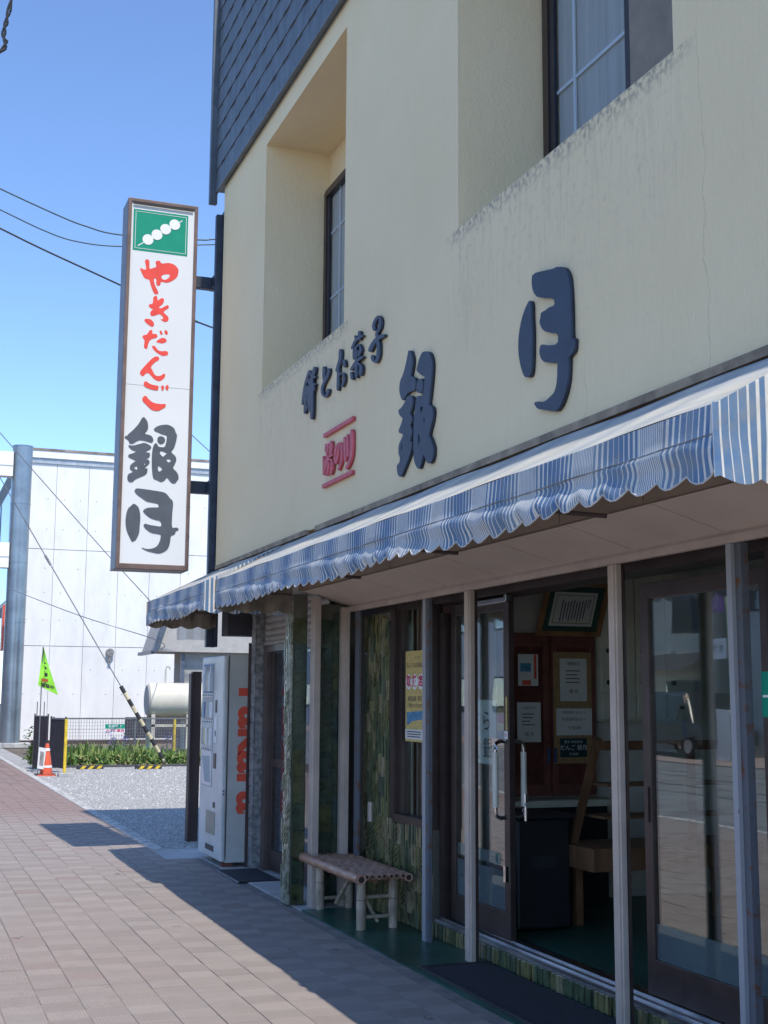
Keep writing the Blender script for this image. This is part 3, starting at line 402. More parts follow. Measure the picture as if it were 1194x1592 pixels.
'mochi':[[(9.128,3.997),(9.156,3.975),(9.18,3.956),(9.214,3.928),(9.24,3.887),(9.272,3.812),(9.279,3.779),(9.265,3.772),(9.253,3.769),(9.236,3.769),(9.217,3.798),(9.186,3.872),(9.16,3.912),(9.127,3.939),(9.104,3.958),(9.076,3.98),(9.069,3.991),(9.08,3.999),(9.091,4.003),(9.11,4.005)],[(9.08,3.975),(9.047,3.952),(9.028,3.941),(9.013,3.936),(9.006,3.936),(9.002,3.94),(9.013,3.95),(9.046,3.974),(9.065,3.985),(9.08,3.989),(9.088,3.99),(9.092,3.986)],[(9.127,3.925),(9.106,3.904),(9.092,3.894),(9.079,3.889),(9.071,3.889),(9.065,3.891),(9.071,3.9),(9.093,3.921),(9.107,3.931),(9.12,3.935),(9.127,3.936),(9.134,3.934)],[(9.165,3.879),(9.19,3.842),(9.204,3.799),(9.212,3.726),(9.209,3.694),(9.193,3.686),(9.18,3.684),(9.163,3.684),(9.153,3.713),(9.145,3.785),(9.132,3.827),(9.108,3.863),(9.103,3.881),(9.117,3.889),(9.129,3.893),(9.148,3.894)],[(9.116,3.853),(9.12,3.777),(9.117,3.744),(9.105,3.738),(9.095,3.736),(9.082,3.736),(9.075,3.767),(9.07,3.842),(9.074,3.875),(9.086,3.881),(9.096,3.884),(9.109,3.883)],[(9.136,3.822),(9.102,3.818),(9.086,3.817),(9.082,3.819),(9.084,3.822),(9.094,3.825),(9.111,3.829),(9.146,3.833),(9.161,3.834),(9.166,3.831),(9.164,3.829),(9.154,3.825)],[(9.134,3.778),(9.1,3.774),(9.084,3.773),(9.08,3.775),(9.082,3.777),(9.092,3.781),(9.109,3.784),(9.144,3.788),(9.159,3.789),(9.163,3.787),(9.161,3.785),(9.152,3.781)],[(9.141,3.702),(9.107,3.719),(9.096,3.728),(9.101,3.733),(9.108,3.735),(9.12,3.736),(9.138,3.73),(9.171,3.712),(9.183,3.704),(9.177,3.699),(9.17,3.697),(9.158,3.696)],[(9.061,3.967),(9.037,3.94),(9.022,3.927),(9.006,3.922),(8.997,3.92),(8.989,3.923),(8.995,3.934),(9.018,3.961),(9.034,3.974),(9.05,3.979),(9.059,3.981),(9.067,3.978)],[(8.983,3.982),(9.01,3.946),(9.014,3.928),(8.998,3.918),(8.983,3.914),(8.961,3.912),(8.942,3.926),(8.916,3.961),(8.912,3.979),(8.927,3.989),(8.942,3.994),(8.964,3.995)],[(9.024,3.907),(8.942,3.903),(8.909,3.903),(8.905,3.909),(8.911,3.914),(8.933,3.922),(8.974,3.926),(9.056,3.931),(9.091,3.93),(9.095,3.924),(9.088,3.919),(9.066,3.911)],[(9.025,3.844),(8.939,3.843),(8.905,3.846),(8.903,3.852),(8.91,3.857),(8.932,3.864),(8.975,3.867),(9.062,3.867),(9.097,3.865),(9.1,3.859),(9.092,3.853),(9.069,3.847)],[(9.068,3.879),(9.075,3.737),(9.073,3.679),(9.061,3.673),(9.051,3.671),(9.038,3.671),(9.03,3.727),(9.023,3.868),(9.025,3.926),(9.038,3.933),(9.048,3.935),(9.06,3.935)],[(9.026,3.857),(9.026,3.683),(9.019,3.611),(8.999,3.602),(8.984,3.599),(8.965,3.6),(8.958,3.668),(8.958,3.841),(8.965,3.913),(8.984,3.923),(9.0,3.926),(9.019,3.926)],[(8.966,3.852),(8.963,3.827),(8.957,3.815),(8.947,3.81),(8.939,3.808),(8.929,3.809),(8.927,3.819),(8.93,3.844),(8.935,3.856),(8.946,3.861),(8.954,3.863),(8.964,3.862)]],
'to':[[(8.763,3.927),(8.761,3.881),(8.754,3.855),(8.738,3.836),(8.724,3.826),(8.703,3.818),(8.69,3.817),(8.679,3.82),(8.68,3.828),(8.693,3.843),(8.699,3.867),(8.701,3.913),(8.709,3.934),(8.726,3.944),(8.74,3.947),(8.757,3.946)],[(8.643,3.895),(8.655,3.87),(8.68,3.853),(8.732,3.835),(8.763,3.821),(8.79,3.802),(8.796,3.783),(8.783,3.754),(8.76,3.733),(8.713,3.709),(8.676,3.701),(8.629,3.704),(8.607,3.713),(8.598,3.732),(8.6,3.743),(8.613,3.751),(8.625,3.754),(8.641,3.754),(8.65,3.747),(8.657,3.73),(8.667,3.721),(8.687,3.718),(8.702,3.721),(8.721,3.733),(8.732,3.747),(8.743,3.771),(8.737,3.787),(8.713,3.803),(8.682,3.817),(8.63,3.836),(8.604,3.853),(8.591,3.879),(8.591,3.893),(8.604,3.901),(8.615,3.904),(8.632,3.905)]],
'o':[[(8.387,3.967),(8.388,3.932),(8.397,3.91),(8.419,3.89),(8.435,3.875),(8.455,3.856),(8.457,3.845),(8.445,3.836),(8.432,3.832),(8.411,3.83),(8.395,3.837),(8.376,3.855),(8.359,3.87),(8.337,3.892),(8.328,3.915),(8.327,3.951),(8.333,3.969),(8.35,3.978),(8.363,3.982),(8.38,3.981)],[(8.429,3.868),(8.422,3.824),(8.422,3.784),(8.427,3.724),(8.423,3.698),(8.41,3.691),(8.399,3.688),(8.385,3.689),(8.378,3.713),(8.373,3.772),(8.374,3.813),(8.38,3.857),(8.388,3.877),(8.402,3.885),(8.413,3.887),(8.426,3.886)],[(8.373,3.79),(8.34,3.791),(8.32,3.789),(8.303,3.785),(8.294,3.774),(8.289,3.751),(8.297,3.734),(8.321,3.715),(8.327,3.704),(8.319,3.697),(8.309,3.694),(8.293,3.693),(8.277,3.701),(8.252,3.721),(8.245,3.74),(8.252,3.769),(8.273,3.786),(8.321,3.802),(8.356,3.809),(8.398,3.809),(8.415,3.807),(8.417,3.801),(8.411,3.797),(8.393,3.792)],[(8.297,3.872),(8.286,3.845),(8.275,3.831),(8.259,3.823),(8.247,3.821),(8.235,3.823),(8.234,3.834),(8.245,3.862),(8.255,3.876),(8.271,3.883),(8.283,3.886),(8.296,3.884)]],
'ka':[[(7.986,3.993),(7.985,3.963),(7.978,3.948),(7.963,3.939),(7.95,3.936),(7.935,3.936),(7.929,3.948),(7.93,3.979),(7.936,3.994),(7.952,4.003),(7.964,4.006),(7.98,4.006)],[(8.056,3.989),(8.049,3.971),(8.041,3.962),(8.03,3.956),(8.022,3.954),(8.013,3.955),(8.012,3.963),(8.019,3.981),(8.027,3.99),(8.038,3.995),(8.046,3.997),(8.055,3.996)],[(7.934,3.965),(8.011,3.97),(8.061,3.963),(8.109,3.939),(8.125,3.927),(8.117,3.919),(8.107,3.915),(8.089,3.912),(8.064,3.92),(8.021,3.942),(7.976,3.949),(7.907,3.944),(7.879,3.944),(7.875,3.949),(7.88,3.953),(7.897,3.96)],[(8.084,3.892),(8.083,3.855),(8.078,3.838),(8.065,3.831),(8.056,3.829),(8.044,3.829),(8.039,3.844),(8.04,3.881),(8.046,3.898),(8.058,3.905),(8.068,3.907),(8.08,3.907)],[(8.011,3.892),(7.971,3.901),(7.953,3.897),(7.945,3.88),(7.951,3.866),(7.976,3.849),(7.982,3.839),(7.973,3.831),(7.962,3.827),(7.945,3.825),(7.929,3.832),(7.903,3.852),(7.907,3.873),(7.942,3.908),(7.98,3.919),(8.041,3.912),(8.064,3.907),(8.061,3.9),(8.053,3.895),(8.034,3.891)],[(8.026,3.88),(8.027,3.842),(8.024,3.825),(8.015,3.82),(8.007,3.818),(7.998,3.818),(7.994,3.833),(7.993,3.871),(7.996,3.888),(8.006,3.893),(8.013,3.895),(8.022,3.895)],[(8.027,3.86),(7.964,3.856),(7.939,3.855),(7.937,3.858),(7.94,3.861),(7.949,3.864),(7.977,3.867),(8.04,3.871),(8.066,3.872),(8.068,3.869),(8.065,3.867),(8.056,3.863)],[(7.923,3.816),(7.989,3.816),(8.041,3.808),(8.107,3.789),(8.131,3.778),(8.125,3.77),(8.114,3.765),(8.093,3.761),(8.06,3.767),(7.997,3.786),(7.949,3.793),(7.888,3.793),(7.864,3.795),(7.862,3.802),(7.869,3.807),(7.889,3.813)],[(8.03,3.797),(8.026,3.725),(8.018,3.693),(8.004,3.686),(7.993,3.683),(7.98,3.685),(7.976,3.713),(7.981,3.785),(7.988,3.816),(8.002,3.824),(8.013,3.826),(8.027,3.825)],[(8.122,3.743),(8.114,3.715),(8.104,3.702),(8.089,3.694),(8.078,3.692),(8.065,3.694),(8.064,3.705),(8.072,3.732),(8.081,3.746),(8.096,3.754),(8.108,3.756),(8.12,3.754)],[(7.975,3.773),(7.942,3.758),(7.931,3.74),(7.937,3.707),(7.933,3.691),(7.92,3.683),(7.908,3.68),(7.893,3.68),(7.885,3.695),(7.88,3.731),(7.896,3.754),(7.941,3.777),(7.966,3.788),(7.986,3.791),(7.992,3.789),(7.99,3.782)]],
'shi':[[(7.647,3.934),(7.656,3.952),(7.649,3.966),(7.624,3.982),(7.608,3.989),(7.593,3.993),(7.584,3.991),(7.578,3.983),(7.576,3.969),(7.577,3.943),(7.59,3.927),(7.623,3.912),(7.633,3.904),(7.626,3.896),(7.616,3.891),(7.599,3.888),(7.578,3.893),(7.544,3.909),(7.53,3.927),(7.529,3.958),(7.541,3.979),(7.574,4.003),(7.602,4.011),(7.641,4.009),(7.668,4.001),(7.697,3.983),(7.705,3.967),(7.695,3.946),(7.686,3.934),(7.67,3.926),(7.659,3.924),(7.648,3.926)],[(7.642,3.894),(7.633,3.867),(7.625,3.847),(7.615,3.824),(7.611,3.797),(7.614,3.754),(7.621,3.732),(7.638,3.72),(7.648,3.719),(7.656,3.726),(7.662,3.736),(7.669,3.753),(7.679,3.763),(7.697,3.771),(7.709,3.773),(7.722,3.77),(7.723,3.761),(7.712,3.74),(7.687,3.723),(7.635,3.701),(7.603,3.698),(7.573,3.714),(7.56,3.738),(7.557,3.783),(7.561,3.811),(7.571,3.835),(7.579,3.855),(7.588,3.882),(7.598,3.895),(7.615,3.904),(7.627,3.907),(7.64,3.905)],[(7.531,3.864),(7.608,3.871),(7.659,3.869),(7.711,3.857),(7.74,3.846),(7.765,3.83),(7.77,3.819),(7.758,3.808),(7.743,3.802),(7.719,3.799),(7.701,3.804),(7.68,3.819),(7.654,3.829),(7.612,3.84),(7.568,3.841),(7.499,3.835),(7.469,3.835),(7.463,3.842),(7.469,3.848),(7.491,3.857)]],
'yu':[[(8.678,3.344),(8.684,3.315),(8.682,3.302),(8.673,3.297),(8.665,3.295),(8.654,3.296),(8.647,3.308),(8.642,3.337),(8.643,3.35),(8.653,3.355),(8.661,3.357),(8.672,3.356)],[(8.618,3.34),(8.587,3.337),(8.574,3.337),(8.57,3.339),(8.572,3.341),(8.58,3.344),(8.594,3.346),(8.625,3.349),(8.638,3.349),(8.642,3.347),(8.641,3.345),(8.633,3.343)],[(8.573,3.339),(8.571,3.299),(8.575,3.282),(8.587,3.277),(8.588,3.272),(8.579,3.264),(8.568,3.26),(8.546,3.258),(8.532,3.261),(8.517,3.268),(8.512,3.287),(8.513,3.328),(8.521,3.347),(8.537,3.355),(8.551,3.357),(8.567,3.356)],[(8.631,3.332),(8.633,3.299),(8.629,3.285),(8.619,3.28),(8.611,3.278),(8.601,3.279),(8.596,3.293),(8.594,3.325),(8.597,3.34),(8.607,3.345),(8.615,3.346),(8.626,3.346)],[(8.59,3.309),(8.553,3.304),(8.537,3.304),(8.531,3.306),(8.533,3.308),(8.542,3.312),(8.56,3.315),(8.597,3.319),(8.614,3.32),(8.619,3.318),(8.618,3.315),(8.608,3.312)],[(8.646,3.281),(8.642,3.261),(8.637,3.251),(8.626,3.247),(8.619,3.246),(8.61,3.247),(8.608,3.255),(8.612,3.275),(8.618,3.285),(8.628,3.289),(8.636,3.29),(8.644,3.289)],[(8.564,3.238),(8.508,3.24),(8.485,3.243),(8.482,3.248),(8.488,3.252),(8.505,3.256),(8.534,3.257),(8.59,3.255),(8.614,3.253),(8.616,3.247),(8.611,3.244),(8.593,3.239)],[(8.661,3.234),(8.691,3.207),(8.704,3.183),(8.708,3.151),(8.706,3.136),(8.694,3.131),(8.685,3.13),(8.673,3.131),(8.667,3.143),(8.663,3.174),(8.65,3.197),(8.621,3.224),(8.613,3.237),(8.621,3.242),(8.63,3.244),(8.644,3.245)],[(8.713,3.245),(8.71,3.174),(8.706,3.145),(8.7,3.141),(8.694,3.141),(8.687,3.141),(8.686,3.17),(8.689,3.241),(8.693,3.271),(8.7,3.274),(8.705,3.275),(8.712,3.274)],[(8.588,3.224),(8.561,3.22),(8.544,3.213),(8.526,3.202),(8.52,3.187),(8.524,3.161),(8.532,3.144),(8.55,3.126),(8.553,3.117),(8.544,3.111),(8.534,3.108),(8.519,3.108),(8.506,3.116),(8.488,3.134),(8.479,3.153),(8.476,3.18),(8.486,3.199),(8.515,3.218),(8.543,3.229),(8.583,3.237),(8.604,3.239),(8.615,3.237),(8.615,3.234),(8.603,3.228)],[(8.62,3.212),(8.666,3.177),(8.682,3.161),(8.676,3.156),(8.669,3.154),(8.657,3.154),(8.634,3.168),(8.588,3.203),(8.573,3.218),(8.579,3.223),(8.586,3.225),(8.598,3.225)],[(8.593,3.185),(8.621,3.141),(8.629,3.121),(8.619,3.116),(8.611,3.114),(8.597,3.114),(8.581,3.132),(8.553,3.176),(8.545,3.195),(8.555,3.201),(8.564,3.203),(8.577,3.202)]],
'no':[[(8.388,3.293),(8.393,3.264),(8.402,3.24),(8.419,3.21),(8.429,3.193),(8.44,3.18),(8.441,3.173),(8.433,3.168),(8.425,3.166),(8.413,3.166),(8.404,3.172),(8.393,3.184),(8.382,3.202),(8.365,3.232),(8.356,3.256),(8.351,3.285),(8.353,3.299),(8.362,3.304),(8.37,3.305),(8.381,3.305)],[(8.413,3.177),(8.428,3.198),(8.432,3.22),(8.427,3.256),(8.414,3.277),(8.385,3.293),(8.369,3.3),(8.356,3.301),(8.346,3.298),(8.331,3.287),(8.324,3.269),(8.32,3.236),(8.322,3.21),(8.334,3.175),(8.35,3.153),(8.379,3.131),(8.388,3.12),(8.381,3.115),(8.373,3.113),(8.359,3.112),(8.342,3.121),(8.312,3.143),(8.296,3.166),(8.284,3.202),(8.281,3.229),(8.286,3.264),(8.298,3.285),(8.327,3.304),(8.353,3.311),(8.392,3.312),(8.419,3.305),(8.452,3.287),(8.466,3.265),(8.472,3.227),(8.468,3.204),(8.451,3.181),(8.44,3.171),(8.427,3.166),(8.418,3.166),(8.41,3.168)]],
'kawa':[[(8.269,3.311),(8.264,3.267),(8.259,3.23),(8.25,3.179),(8.241,3.156),(8.229,3.151),(8.219,3.149),(8.208,3.151),(8.207,3.172),(8.216,3.223),(8.222,3.26),(8.226,3.304),(8.233,3.323),(8.245,3.329),(8.255,3.331),(8.266,3.329)],[(8.202,3.318),(8.203,3.274),(8.2,3.241),(8.192,3.198),(8.185,3.18),(8.174,3.175),(8.166,3.174),(8.156,3.175),(8.155,3.192),(8.162,3.234),(8.165,3.268),(8.164,3.31),(8.168,3.329),(8.179,3.334),(8.187,3.336),(8.198,3.335)],[(8.124,3.324),(8.122,3.253),(8.124,3.21),(8.133,3.172),(8.155,3.146),(8.205,3.118),(8.221,3.104),(8.212,3.096),(8.2,3.092),(8.18,3.091),(8.152,3.102),(8.101,3.131),(8.078,3.158),(8.068,3.198),(8.065,3.242),(8.067,3.313),(8.074,3.344),(8.09,3.352),(8.103,3.354),(8.118,3.352)]],
'bars':[[(8.71,3.433),(8.066,3.43),(8.066,3.414),(8.703,3.411)],[(8.726,3.068),(8.077,3.062),(8.077,3.045),(8.724,3.039)]],
}
# ================================================================== SETTING
B(-150, 150, -60, 260, -.3, -.06).o('ground', 'asphalt', kind='structure')
B(-11.6, -2.75, -40, 160, -.2, -.03).o('road', 'road_asphalt', kind='structure')
for xx, lb_ in ((-5.6, 'nearest the shop'), (-6.65, 'second from the shop'), (-8.3, 'third from the shop'), (-9.35, 'farthest from the shop')):
    tag(B(xx - .03, xx + .03, -40, 160, -.05, -.022).o('tram_rail', 'road_rail'), 'polished tram rail sunk in the road, %s' % lb_, 'rail', 'tram rails in the road')
walk = thing('sidewalk', 'x', 'x', (0, 8, 0)); del walk['label']; del walk['category']; walk['kind'] = 'structure'
B(-2.6, 2.89, -12, 44, -.12, -.006).o('paving_bed', 'joint', walk)
for i in range(28): B(-2.75, -2.602, -12 + i * 2, -12 + i * 2 + 1.99, -.2, .0).o('kerb_stone', 'kerb_white', walk, bevel=.008)
# ribbed paving tiles: the nearest 300 in view are pieces, the rest one field
TX, TY = .2, .175
def tile_mesh(nm, mat):
    me = MB().box(.002, TX - .002, .0009, TY - .0009, -.02, .0).mesh(nm, mat, bevel=.0012); return me
tmA, tmB = tile_mesh('paving_tile', 'paver_along'), tile_mesh('paving_tile', 'paver_across')
cand = []; fieldA = MB(); fieldB = MB()
for i in range(-13, 15):
    for j in range(-60, 252):
        x, y = i * TX - .015, j * TY
        if x + TX > 2.885 or x < -2.6 or y < -10: continue
        if x > 2.53 and y > 13.4: continue
        d = Vector((x + .1, y + .09, -1.55)); zz = d.dot(FW)
        vis = zz > 1 and abs(d.dot(RT) / zz) < .31 and abs(d.dot(UP) / zz) < .42
        cand.append((0 if vis else 1, zz if vis else 99, i, j, x, y))
cand.sort()
for n, (a, b, i, j, x, y) in enumerate(cand):
    odd = (i + j) % 2
    dz = random.uniform(-.0022, .0016) - .004 * max(0, math.sin(x * 1.7 + y * .9) * math.sin(y * 1.3 - x)) ** 2
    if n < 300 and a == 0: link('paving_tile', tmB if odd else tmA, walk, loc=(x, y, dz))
    else:
        m_ = fieldB if odd else fieldA
        if y < 24: m_.box(x + .002, x + TX - .002, y + .0009, y + TY - .0009, -.02, dz)
        else: m_.quad((x + .003, y + .002, dz), (x + TX - .003, y + .002, dz), (x + TX - .003, y + TY - .002, dz), (x + .003, y + TY - .002, dz))
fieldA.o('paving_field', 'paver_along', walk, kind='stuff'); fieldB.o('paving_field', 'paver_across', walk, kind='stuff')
# kerb along the gravel lot
kerb = thing('lot_kerb', 'x', 'x', (2.6, 25, 0)); del kerb['label']; del kerb['category']; kerb['kind'] = 'structure'
yy = 13.45
while yy < 43: B(2.545, 2.675, yy, yy + .59, -.15, .012).o('kerb_stone', 'kerb_white', kerb, bevel=.01); yy += .6
B(2.675, 12, 13.42, 29.4, -.1, .004).o('gravel_lot', 'gravel', kind='structure')
B(2.70, 12, 29.4, 43.4, -.1, -.008).o('planting_soil', 'soil', kind='structure')
B(3.3, 7.4, 28.95, 29.5, -.05, .03).o('lot_edging', 'asphalt', kind='structure')
B(2.70, 3.1, 29.5, 43, -.01, .0).o('side_gravel', 'gravel', kind='structure')
B(2.885, 3.42, 9.35, 13.42, -.1, .004).o('concrete_apron', 'concrete', kind='structure')
B(2.535, 2.885, 12.6, 13.42, -.05, .003).o('apron_edge', 'concrete', kind='structure')
B(2.889, 3.40, 3.0, 9.35, -.1, .006).o('entry_floor', 'green_paint', kind='structure')
# loose stones
for q, (nm, cnt) in enumerate((('stone0', 5200), ('stone1', 4200), ('stone2', 2600))):
    s = MB()
    for i in range(cnt):
        y = 13.5 + (random.random() ** 1.6) * 15.5; x = random.uniform(2.62 if random.random() < .12 else 2.68, 2.9 + (y - 12) * .17 + 1.2)
        r = random.uniform(.008, .024) * (1.25 if y > 20 else 1); a = random.random() * 6.28; h = r * random.uniform(.5, .9)
        i0 = len(s.v)
        for t in range(4):
            rr = r * random.uniform(.7, 1.2); s.v.append((x + math.cos(a + t * 1.57) * rr, y + math.sin(a + t * 1.57) * rr, -.006))
        s.v.append((x + random.uniform(-.4, .4) * r, y + random.uniform(-.4, .4) * r, h))
        for t in range(4): s.f.append((i0 + t, i0 + (t + 1) % 4, i0 + 4))
    s.o('loose_gravel', nm, kind='stuff', label=('mid grey crushed stones strewn over the lot', 'dark grey crushed stones strewn over the lot', 'pale crushed stones strewn over the lot')[q], category='gravel')

# ================================================================== SHOP BUILDING
shop = thing('shop_building', 'cream stucco confectionery shop with slate upper storey and glass front', 'building', (2.83, 8, 0))
FX, YN, YF = 2.83, .5, 12.12
REC = ((8.35, 10.54), (4.20, 6.36), (.9, 2.4)); ZS, ZT, RD = 4.17, 6.41, 3.43
wall = MB()
def vface(y0, y1, z0, z1, x=FX): wall.quad((x, y0, z0), (x, y1, z0), (x, y1, z1), (x, y0, z1))
ys = sorted([YN, YF] + [v for r in REC for v in r])
vface(YN, YF, 2.78, ZS); vface(YN, YF, ZT, 6.62)
for a, b in zip(ys[:-1], ys[1:]):
    if (a, b) not in REC: vface(a, b, ZS, ZT)
for a, b in REC:
    wall.quad((FX, b, ZS), (RD, b, ZS), (RD, b, ZT), (FX, b, ZT)); wall.quad((FX, a, ZS), (RD, a, ZS), (RD, a, ZT), (FX, a, ZT))
    wall.quad((FX, a, ZT), (RD, a, ZT), (RD, b, ZT), (FX, b, ZT)); wall.quad((FX, a, ZS), (RD, a, ZS + .04), (RD, b, ZS + .04), (FX, b, ZS))
    wall.quad((RD, a, ZS), (RD, b, ZS), (RD, b, ZT), (RD, a, ZT))
wall.quad((FX, YF, 2.78), (9, YF, 2.78), (9, YF, 6.62), (FX, YF, 6.62)); wall.quad((FX, YN, 0), (9, YN, 0), (9, YN, 6.62), (FX, YN, 6.62))
wall.quad((FX, YN, 2.78), (9, YN, 2.78), (9, YF, 2.78), (FX, YF, 2.78))
wall.quad((9, YN, 0), (9, YF, 0), (9, YF, 6.62), (9, YN, 6.62))
wall.o('wall', 'stucco', shop)
# upper windows
for wi, (a, b) in enumerate(REC[:2]):
    z0, z1 = 4.26, 6.03 if wi == 0 else 6.25; x = RD - .06
    wo = MB().box(x, RD - .003, b - .075, b - .01, z0, z1).box(x, RD - .003, a + .01, a + .07, z0, z1).box(x - .01, RD - .003, a + .07, b - .075, z0, z0 + .06).box(x - .01, RD - .003, a + .07, b - .075, z1 - .06, z1).o('window', 'dark_bronze', shop)
    mid = a + (b - a) * .5 if wi == 0 else 5.42
    MB().box(x + .006, x + .04, mid - .03, mid + .03, z0 + .06, z1 - .06).o('mullion', 'sash_dark', wo); B(x + .01, x + .03, b - .13, b - .076, z0 + .06, z1 - .06).o('sash', 'sash_dark', wo)
    B(x + .022, x + .026, mid + .03, b - .13, z0 + .06, z1 - .06).o('pane', 'window_glass', wo)
    B(x + .022, x + .026, a + .07, mid - .03, z0 + .06, z1 - .06).o('pane', 'window_glass', wo)
    B(RD - .016, RD - .012, mid + .03, b - .13, z0 + .06, z1 - .06).o('curtain', 'curtain', wo)
    B(RD - .018, RD - .014, a + .07, mid - .03, z0 + .06, z1 - .06).o('blind', 'blind_brown', wo)
    if wi: B(x - .004, x + .018, a + .075, mid - .034, z0 + .065, z1 - .065).o('added_blind', 'blind_brown', wo)  # brown blind panel added before the pane to keep sky reflections off
    mu = MB(); yv = b - .13 - (b - mid) * .22
    mu.box(x + .027, x + .036, yv - .012, yv + .012, z0 + .06, z1 - .06)
    for zz in (z0 + .75, z0 + 1.35): mu.box(x + .028, x + .035, mid + .03, b - .13, zz, zz + .02)
    mu.o('muntin', 'white_print', wo)
# slate storey: lapped folded shingles
sid = MB().box(2.797, 9.02, YN - .05, 12.287, 6.625, 9.9).o('siding', 'slate_trim', shop)
MB().box(2.765, 2.796, YN, 12.28, 6.60, 6.622).box(2.715, 2.796, 12.289, 12.345, 6.50, 9.92).o('siding_trim', 'slate_trim', shop, bevel=.006)
def shingle():
    w, h = .37, .262; s = MB()
    p = [(0, 0, 0), (0, -w, 0), (0, -w, h), (0, 0, h)]
    s.quad((-.024, -.004, 0), (-.020, -w + .004, 0), (-.016, -w * .45, h * .52)); s.quad((-.020, -w + .004, 0), (-.004, -w + .004, h), (-.016, -w * .45, h * .52))
    s.quad((-.004, -w + .004, h), (-.014, -.004, h), (-.016, -w * .45, h * .52)); s.quad((-.014, -.004, h), (-.024, -.004, 0), (-.016, -w * .45, h * .52))
    s.quad((-.024, -.004, 0), (0, -.004, 0), (0, -w + .004, 0), (-.020, -w + .004, 0)); s.quad((-.024, -.004, 0), (-.014, -.004, h), (0, -.004, h), (0, -.004, 0))
    s.quad((-.020, -w + .004, 0), (0, -w + .004, 0), (0, -w + .004, h), (-.004, -w + .004, h))
    return s
shm = shingle().mesh('shingle', 'slate'); shh = shm.copy()
for v_ in shh.vertices: v_.co.y *= .5
rest = MB(); n = 0; sh1 = shingle()
for r in range(15):
    z = 6.63 + r * .218; y = 12.275 - (.185 if r % 2 else 0)
    if r % 2: link('shingle', shh, sid, loc=(2.795, 12.275, z))
    while y > YN + .4:
        if y > 7.2 and n < 300: link('shingle', shm, sid, loc=(2.795, y, z)); n += 1
        else:
            i0 = len(rest.v); rest.v += [(v[0] + 2.795, v[1] + y, v[2] + z) for v in sh1.v]; rest.f += [tuple(i0 + q for q in f) for f in sh1.f]
        y -= .37
rest.o('shingle_field', 'slate', sid, kind='stuff')
B(2.79, 9.0, YN, 12.2, 9.9, 9.95).o('roof', 'slate_trim', shop)
# edge under the stucco, fascia and soffit over the entrance
MB().box(2.795, 2.828, YN, 8.86, 2.745, 2.782).box(2.795, 2.828, 9.1, 12.0, 2.745, 2.782).o('drip_edge', 'fascia_trim', shop)
ye = 9.495
for i, (a, b) in enumerate(((8.22, ye), (7.52, 8.22), (6.78, 7.52), (6.04, 6.78), (5.30, 6.04), (4.57, 5.30), (3.77, 4.57), (2.95, 3.77), (.5, 2.95))):
    s = MB(); g = .004
    for (x0, z0, x1, z1) in ((2.905, 2.357, 3.285, 2.252),):
        s.quad((x0, a + g, z0), (x1, a + g, z1), (x1, b - g, z1), (x0, b - g, z0)); s.quad((x0, a + g, z0 + .02), (x1, a + g, z1 + .02), (x1, b - g, z1 + .02), (x0, b - g, z0 + .02))
        s.quad((x0, a + g, z0), (x1, a + g, z1), (x1, a + g, z1 + .02), (x0, a + g, z0 + .02)); s.quad((x0, b - g, z0), (x1, b - g, z1), (x1, b - g, z1 + .02), (x0, b - g, z0 + .02))
    s.o('soffit_panel', 'soffit', shop)
    B(2.872, 2.90, a + g, b - g, 2.359, 2.742).o('fascia_board', 'fascia', shop)
B(2.845, 2.871, 9.352, 12.1, 2.40, 2.742).o('fascia_board', 'fascia', shop)
B(2.92, 3.30, .5, 9.34, 2.42, 2.77).o('ceiling_void', 'black', shop)
# header and posts of the glass front
MB().box(3.27, 3.36, .5, 9.49, 2.243, 2.278).box(3.262, 3.29, .5, 9.5, 2.205, 2.242).o('header_rail', 'cream_metal', shop)
B(3.40, 3.62, .5, 9.5, 2.178, 2.241).o('lintel', 'dark_bronze', shop)
def post(x0, x1, y0, y1, z1, mat, z0=.004, m2=None):
    p = MB().box(x0, x1, y0, y1, z0, z1).o('post', mat, shop, bevel=.004)
    return p
post(2.975, 3.03, 9.40, 9.50, 2.30, 'cream_metal')
pp = MB().box(3.235, 3.262, 9.40, 9.44, .005, 2.24).box(3.20, 3.234, 9.42, 9.47, .005, 2.24).o('post', 'cream_metal', shop)
post(3.29, 3.312, 9.27, 9.36, 2.24, 'rusty_steel')
p1 = MB().box(3.270, 3.278, 7.90, 7.95, .005, 2.204).o('post', 'blue_steel', shop); B(3.279, 3.305, 7.865, 7.945, .005, 2.204).o('web', 'rusty_steel', p1)
for (ya, yb) in ((7.17, 7.26), (5.455, 5.535)):
    q = MB().box(3.262, 3.295, ya, yb, .006, 2.204).o('post', 'cream_metal', shop, bevel=.004)
    MB().box(3.256, 3.2615, ya + .012, ya + .03, .01, 2.20).o('guide', 'cream_metal', q)
    B(3.296, 3.31, ya - .006, yb - .04, .006, 2.204).o('shadow_gap', 'dark_bronze', q)
p4 = MB().box(3.262, 3.282, 4.525, 4.56, .006, 2.204).o('post', 'blue_steel', shop); B(3.283, 3.32, 4.485, 4.55, .006, 2.204).o('web', 'rusty_steel', p4)
MB().box(3.36, 3.42, 4.36, 4.43, .1, 2.2).box(3.36, 3.40, 4.27, 4.345, .76, 2.2).box(3.36, 3.42, 3.0, 4.27, .76, .84).o('side_window_frame', 'dark_bronze', shop)
B(3.40, 3.405, 3.0, 4.27, .84, 2.2).o('side_window_pane', 'glass', shop)
